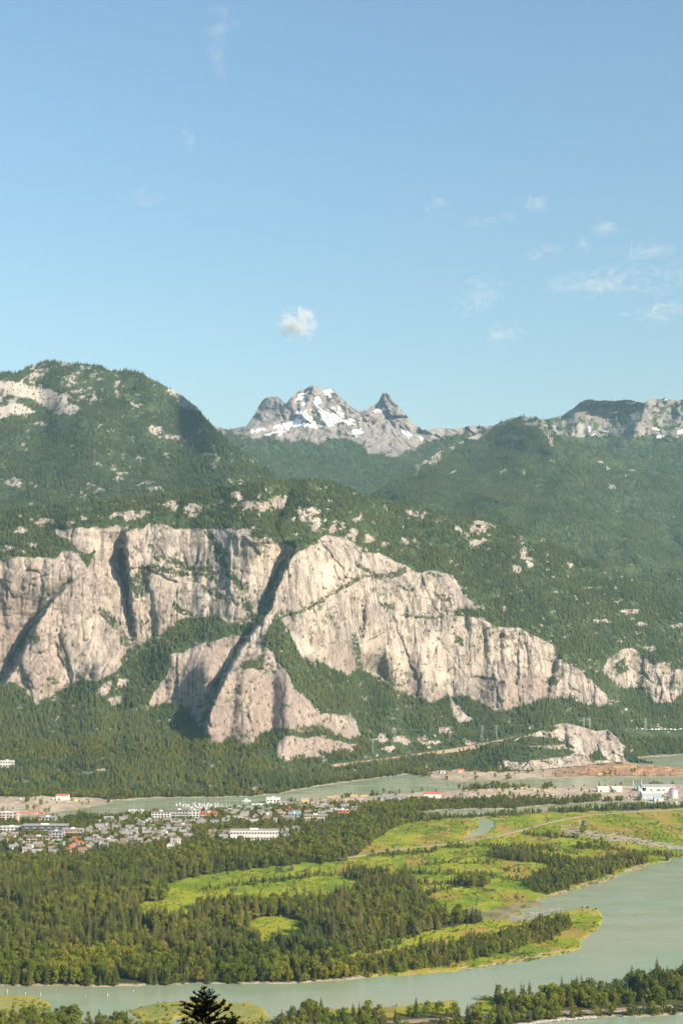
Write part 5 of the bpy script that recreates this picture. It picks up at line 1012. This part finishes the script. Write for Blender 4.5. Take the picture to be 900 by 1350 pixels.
for a, b_, r_w, nbt in ((232, 290, 1061.0, 14), (240, 325, 1063.6, 26), (252, 322, 1066.0, 18), (170, 192, 1068.5, 9)):
    for k in range(nbt):
        qx = a + (b_ - a) * (k + gb.random() * .5) / nbt; sail = gb.random() < (.95 if a == 170 else .5); x, y = gp(qx, r_w + gb.choice([-.45, .45]), 0)
        y += gb.uniform(-1, 1); s_ = sailb if sail else motor
        if sail: e = s_ if not su else copy_tree(s_); su = True
        else: e = s_ if not mu else copy_tree(s_); mu = True
        e.location = (x, y, 0); e.rotation_euler[2] = math.pi / 2 * gb.choice([1, -1]) + gb.uniform(-.12, .12); q = gb.uniform(.75, 1.2); e.scale = (q, q, q)
        wh = {1061.0: 'at the dock farthest from the town', 1063.6: 'at the middle dock of the marina', 1066.0: 'at the dock along the town shore', 1068.5: 'at the short dock beside the yellow shed'}[r_w]
        if sail: tag(e, f'white sailboat with bare mast moored {wh}', 'sailboat', f'sailboats moored {wh}')
        else: tag(e, f'white motor cruiser moored {wh}', 'motorboat', f'motor cruisers moored {wh}')
e = copy_tree(motor); x, y = gp(325, 1056, 0); e.location = (x, y, 0); e.rotation_euler[2] = .2; e.scale = (1.7,) * 3; tag(e, 'white motor yacht under way alone in the green channel', 'motorboat'); del e['group']
# log yard
lm_ = MB().tube((-9, 0, 0), (9, 0, 0), .75, .6, 7).mesh('log', M['wood']); lm2 = MB().tube((-9, 0, 0), (9, 0, 0), .75, .6, 7).mesh('log', plain('log_fresh', (0.42, 0.26, 0.14), .9, .3, .8))
YARD = [[(755, 1016), (790, 1011), (850, 1010), (900, 1014), (898, 1021), (850, 1023), (770, 1022)]]; nb = 0; tries = 0; lp = []
while nb < 110 and tries < 4000:
    tries += 1; qx = gb.uniform(740, 905); qy = gb.uniform(1010, 1023)
    if not inside(np.array([qx]), np.array([qy]), YARD[0])[0] or any(abs(qx - a) < 7 and abs(qy - b_) < 1.1 for a, b_ in lp): continue
    lp.append((qx, qy)); x, y = gp(qx, qy); e = empty('log_pile', (x, y, 1.2), gb.uniform(-.25, .25)); nb += 1; fresh = gb.random() < .3
    wh = 'at the foot of the granite knoll' if qy < 1014 else 'at the channel edge of the sorting yard' if qy > 1019 else 'in the middle of the sorting yard'; ck = 'fresh orange' if fresh else 'weathered red brown'
    tag(e, f'pile of {ck} logs {wh}', 'log pile', f'{ck} log piles {wh}')
    for r_i, cnt in ((0, 4), (1, 3), (2, 2)):
        for c_i in range(cnt): o = obj('log', lm2 if fresh else lm_, e, (gb.uniform(-.8, .8), (c_i - cnt / 2) * 1.45, .7 + 1.25 * r_i))
# stacked timber on the shore strip
for qx, qy in ((436, 1052), (444, 1051), (452, 1051), (466, 1050), (480, 1050), (618, 1043), (632, 1043), (646, 1042), (660, 1041), (676, 1041), (690, 1040), (706, 1042), (720, 1043)):
    x, y = gp(qx, qy); e = empty('timber_stack', (x, y, 1.1), gb.uniform(-.2, .2)); tag(e, 'stack of sawn tan timber on the gravel shore strip', 'timber stack', 'timber stacks on the shore strip')
    for j in range(3): obj('timber_bundle', MB().box(-8, 8, -1.4 + 2.9 * j - 2.9, 1.4 + 2.9 * j - 2.9, 0, 2.4 + gb.random() * 1.6).mesh('timber_bundle', plain('timber', (0.46, 0.32, 0.19), .9)), e)
# mooring dolphins in the channel
pz = MB().tube((0, 0, -2.5), (0, 0, 4.6), .45, .4, 6).mesh('pile', M['bark'])
for qx, qy in ((517, 1041), (612, 1034), (626, 1033.5), (640, 1033), (655, 1032.5), (669, 1032), (686, 1031.5), (590, 1036), (702, 1031)):
    x, y = gp(qx, qy, 0); e = empty('mooring_dolphin', (x, y, 0)); tag(e, 'cluster of dark timber mooring piles standing in the channel', 'mooring piles', 'mooring piles in the channel')
    for a, b_, tx, ty in ((-.7, 0, .1, 0), (.7, 0, -.1, 0), (0, .8, 0, -.1)): o = obj('pile', pz, e, (a, b_, 0)); o.rotation_euler = (ty, tx, 0)
# river marker posts
for qx, qy, h_ in ((10, 1309, 3.4), (34, 1311, 2.2), (54, 1312, 2.6), (113, 1313, 1.2), (142, 1313, 3.0), (176, 1307, 1.6)):
    x, y = gp(qx, qy, 0); e = empty('marker_post', (x, y, 0)); tag(e, 'weathered white marker post standing in the river', 'post', 'marker posts in the river'); obj('post', MB().tube((0, 0, -2.4), (0, 0, h_), .22, .2, 8).mesh('post', M['trim']), e); obj('cap', MB().tube((0, 0, h_), (0, 0, h_ + .25), .3, .3, 8).mesh('cap', M['w_charcoal']), e)
# vehicles
def car_proto(name, L, H, mat, box=False):
    e = empty(name, (0, 0, 0)); m = MB(); m.add([(-L / 2, -.9, .35), (L / 2, -.9, .35), (L / 2, .9, .35), (-L / 2, .9, .35), (-L / 2, -.9, .95), (L / 2, -.85, .85), (L / 2, .85, .85), (-L / 2, .9, .95)], [(3, 2, 1, 0), (4, 5, 6, 7), (0, 1, 5, 4), (1, 2, 6, 5), (2, 3, 7, 6), (3, 0, 4, 7)]); obj('body', m.mesh('body', mat), e)
    x0, x1 = (-L / 2, L * .2) if box else (-L * .36, L * .2)
    m = MB(); m.add([(x0, -.85, .95), (x1 + .5, -.85, .9), (x1 + .5, .85, .9), (x0, .85, .95), (x0 + .25, -.75, H), (x1, -.75, H), (x1, .75, H), (x0 + .25, .75, H)], [(4, 5, 6, 7), (0, 1, 5, 4), (1, 2, 6, 5), (2, 3, 7, 6), (3, 0, 4, 7)]); obj('cabin', m.mesh('cabin', mat if box else M['glass']), e)
    wm = MB().tube((0, -.12, 0), (0, .12, 0), .36, .36, 10).mesh('wheel', M['w_charcoal'])
    for a in (-L * .32, L * .32):
        for b2 in (-.85, .85): obj('wheel', wm, e, (a, b2, .36))
    return e
cp = [car_proto('parked_car', 4.5, 1.55, M['paint']), car_proto('parked_van', 6.5, 2.7, M['paint'], True), car_proto('parked_car', 4.5, 1.5, M['paint2'])]; cu = [False] * 3
CL_ = ['white car parked', 'white van parked', 'dark car parked']; CG = ['white cars', 'white vans', 'dark cars']
def park(k, p, rz, where, lift=0):
    e = cp[k] if not cu[k] else copy_tree(cp[k]); cu[k] = True; e.location = (p[0], p[1], p[2] + lift); e.rotation_euler[2] = rz; e.scale = (1.35,) * 3; tag(e, f'{CL_[k]} {where}', 'van' if k == 1 else 'car', f'{CG[k]} {where}')
for qx in np.arange(808, 900, 4.2): park(gb.choices((0, 1, 2), (5, 5, 1))[0], surf(qx, 963.5 + gb.uniform(-.4, .4)) + [0, -6, 0], gb.uniform(-.3, .3), 'on the terrace above the bay', 4.0)
for qx in np.arange(700, 900, 9): park(gb.choices((0, 1, 2), (4, 3, 3))[0], (*gp(qx, gb.uniform(1047, 1054)), 1.6), gb.uniform(0, 3.1), 'on the terminal yard', 0)
for qx in np.arange(8, 120, 9): park(gb.choices((0, 1, 2), (4, 3, 2))[0], (*gp(qx, gb.uniform(1054, 1058)), 1.6), gb.uniform(0, 3.1), 'on the bare sand flat', 0)
x, y = gp(100, 1056); e = empty('tarpaulin_heap', (x, y, 1)); tag(e, 'lime green tarpaulin over a heap on the sand flat', 'tarpaulin'); obj('cover', MB().add([(-4, -3, 0), (4, -3, 0), (4, 3, 0), (-4, 3, 0), (-1.6, -.6, 4), (1.2, -.8, 4.4), (1.6, .8, 4.1), (-1.2, .6, 4.3)], [(4, 5, 6, 7), (0, 1, 5, 4), (1, 2, 6, 5), (2, 3, 7, 6), (3, 0, 4, 7)]).mesh('cover', M['tarp']), e)
for qx, qy, wl_, lb in ((187, 1074, 18, 'yellow machinery shed beside the short dock'), (402, 1057, 10, 'yellow machine shed beside the log yard')): e = shed(qx, qy, wl_, 5, 10, 'cream', 'pale', lb); e.children[0].data.materials[0] = M['yellow']
# pylons with wires
def pylon(p, h_, lb):
    e = empty('lattice_pylon', p); tag(e, lb, 'pylon', 'pylons along the mountain foot'); m = MB(); b_ = 2.6
    for sx, sy in ((1, 1), (1, -1), (-1, -1), (-1, 1)): m.tube((sx * b_, sy * b_, -4), (sx * .5, sy * .5, h_), .28, .2, 4)
    for k in range(6):
        t0, t1 = k / 6, (k + 1) / 6; r0, r1 = b_ * (1 - t0) + .5 * t0, b_ * (1 - t1) + .5 * t1
        for sy in (1, -1): m.tube((-r0, sy * r0, h_ * t0), (r1, sy * r1, h_ * t1), .14, .14, 3); m.tube((r0, sy * r0, h_ * t0), (-r1, sy * r1, h_ * t1), .14, .14, 3)
    obj('tower', m.mesh('tower', M['galv']), e)
    for zz in (.72, .86, .98): obj('crossarm', MB().box(-5, 5, -.3, .3, h_ * zz, h_ * zz + .5).mesh('crossarm', M['galv']), e)
PY_ = [surf(qx, qy) + [0, -5, 1] for qx, qy in ((491, 992), (519, 977), (592, 974), (634, 973), (653, 972), (768, 962), (776, 962), (850, 962))]
for p in PY_: pylon(p, 34, 'grey lattice power pylon in the trees at the mountain foot')
for p, q in zip(PY_[1:-1], PY_[2:]):
    a = Vector(p) + Vector((0, 0, 33)); b_ = Vector(q) + Vector((0, 0, 33)); m = MB(); pr = a
    for k in range(1, 9): t_ = k / 8; c = a.lerp(b_, t_) - Vector((0, 0, 5 * 4 * t_ * (1 - t_))); m.tube(pr, c, .12, .12, 3); pr = c
    o = obj('power_line', m.mesh('power_line', M['galv'])); tag(o, 'thin power line sagging between two pylons', 'power line', 'power lines along the mountain foot')
# driftwood and riprap
m = MB(); gd = random.Random(2)
for k in range(430):
    qx = gd.uniform(740, 905); qy = 1094 + (qx - 742) * .155 + gd.gauss(0, 2.6) * (1.3 - (qx - 740) / 220); x, y = gp(qx, qy); a = gd.uniform(-.5, .5) + (1.57 if gd.random() < .2 else 0); L = gd.uniform(2, 8); m.tube((x - L * math.cos(a), y - L * math.sin(a), 1.6), (x + L * math.cos(a), y + L * math.sin(a), 1.9), .5, .4, 4)
for ln, cnt in (([(672, 1214), (700, 1208), (740, 1199)], 60), ([(720, 1182), (760, 1171), (800, 1160), (850, 1140)], 140), ([(600, 1281), (680, 1268), (740, 1256)], 40), ([(600, 1172), (618, 1168)], 14)):
    A_ = np.array(ln, float)
    for k in range(cnt): qx = gd.uniform(A_[0, 0], A_[-1, 0]); qy = np.interp(qx, A_[:, 0], A_[:, 1]) - abs(gd.gauss(0, 1.6)) - .4; x, y = gp(qx, qy); a = gd.uniform(-.6, .6); L = gd.uniform(1.5, 6); m.tube((x - L * math.cos(a), y - L * math.sin(a), 1.3), (x + L * math.cos(a), y + L * math.sin(a), 1.5), .4, .3, 4)
tag(obj('driftwood', m.mesh('driftwood', M['driftwood'])), 'bleached driftwood logs strewn over the delta meadow and its shore', 'driftwood', None, 'stuff')
m = MB()
for k in range(900):
    t_ = gd.random(); qx = 655 + t_ * 130; qy = np.interp(qx, [640, 690, 730, 785], [1361, 1351, 1345.5, 1341.5]) - gd.uniform(0, 2.2); x, y = gp(qx, qy); r_ = gd.uniform(.5, 1.2)
    m.add([(x + r_ * gd.uniform(.7, 1.2) * a, y + r_ * gd.uniform(.7, 1.2) * b_, .8 + r_ * c) for a, b_, c in ((1, 0, 0), (0, 1, 0), (-1, 0, 0), (0, -1, 0), (0, 0, 1), (0, 0, -1))], [(0, 1, 4), (1, 2, 4), (2, 3, 4), (3, 0, 4), (1, 0, 5), (2, 1, 5), (3, 2, 5), (0, 3, 5)])
tag(obj('riprap', m.mesh('riprap', plain('riprap_stone', (0.40, 0.37, 0.33), .95, .3))), 'pale stone riprap along the near river road', 'rocks', None, 'stuff')
print('HOUSES', nh)
#@@ENDTOWN@@

# ------------------------------------------------------------------ haze
t = NT('valley_haze'); pv = t.n('ShaderNodeVolumePrincipled'); pv.inputs['Color'].default_value = (0.46, 0.77, 1.0, 1); pv.inputs['Density'].default_value = 2.3e-5; pv.inputs['Anisotropy'].default_value = 0.0
t.l(pv.outputs[0], t.out.inputs['Volume'])
hz_ = MB().box(-9000, 9000, -1500, 14000, -9.5, 2350).mesh('haze', t.m); tag(obj('haze', hz_), 'thin bluish summer haze filling the valley', 'haze', None, 'stuff')

# ------------------------------------------------------------------ clouds, far above and behind the haze
def ball(n=16, m=10):
    v = [(0, 0, -1)]; f = []
    for j in range(1, m):
        for i_ in range(n): a, b_ = 2 * math.pi * i_ / n, -math.pi / 2 + math.pi * j / m; v.append((math.cos(a) * math.cos(b_), math.sin(a) * math.cos(b_), math.sin(b_)))
    v.append((0, 0, 1)); e_ = len(v) - 1
    for i_ in range(n):
        f.append((0, 1 + (i_ + 1) % n, 1 + i_)); f.append((e_, 1 + (m - 2) * n + i_, 1 + (m - 2) * n + (i_ + 1) % n))
        for j in range(m - 2): f.append((1 + j * n + i_, 1 + j * n + (i_ + 1) % n, 1 + (j + 1) * n + (i_ + 1) % n, 1 + (j + 1) * n + i_))
    return v, f
def cloud_mat(name, dens, nsc, scale, thr, dist=0.4, col=(1.0, .97, .96)):
    t = NT(name); tc = t.n('ShaderNodeTexCoord'); ln = t.n('ShaderNodeVectorMath'); ln.operation = 'LENGTH'; t.l(tc.outputs['Object'], ln.inputs[0])
    nz_ = t.noise(nsc, 6, .58, t.coords(scale), dist); edge_ = t.math('MULTIPLY', t.math('POWER', ln.outputs['Value'], 2.0), .34)
    d = t.math('MULTIPLY', t.math('MAXIMUM', t.math('SUBTRACT', t.math('SUBTRACT', nz_, thr), edge_), 0.0), dens)
    pv_ = t.n('ShaderNodeVolumePrincipled'); pv_.inputs['Color'].default_value = (*col, 1); pv_.inputs['Anisotropy'].default_value = .1; t.l(d, pv_.inputs['Density']); t.l(pv_.outputs[0], t.out.inputs['Volume']); return t.m
M['cumulus'] = cloud_mat('cumulus', .050, .0085, (1, 1, 1.1), .375, .9, (1, 1, 1))
M['cirrus'] = cloud_mat('cirrus', .0060, .0042, (.6, .42, .8), .44, 2.2)
bv, bf = ball(); cm_ = mesh_from('cloud', bv, bf, M['cumulus']); cr_ = mesh_from('cloud', bv, bf, M['cirrus'])
x, y, z = place(391, 427, 15500.0); o = obj('cumulus_cloud', cm_, None, (float(x), float(y), float(z))); o.scale = (330, 320, 290); tag(o, 'small puffy white cloud alone above the snowy peaks', 'cloud')
CIR = [(632, 392, 36, 24), (715, 333, 30, 9), (640, 291, 50, 8), (797, 302, 26, 8), (806, 370, 44, 26), (880, 366, 34, 28), (868, 412, 44, 14), (748, 372, 32, 14), (772, 322, 14, 9), (852, 334, 34, 16), (705, 270, 30, 9), (302, 14, 32, 14), (290, 40, 24, 10), (288, 76, 16, 26), (250, 182, 9, 22), (190, 262, 34, 10), (580, 275, 30, 12), (660, 440, 30, 10)]
for cx, cy2, wx_, wy_ in CIR:
    _, s_ = ray(cx, cy2); Yc = 5200 / float(s_); x, y, z = place(cx, cy2, Yc); o = obj('cirrus_cloud', cr_, None, (float(x), float(y), float(z)))
    o.scale = (wx_ * 1.7 * Yc / F, wy_ * 1.7 / F * Yc * Yc / 5200, 170)
    tag(o, 'thin white wisp of cirrus in the blue sky', 'cloud', 'cirrus wisps in the sky')
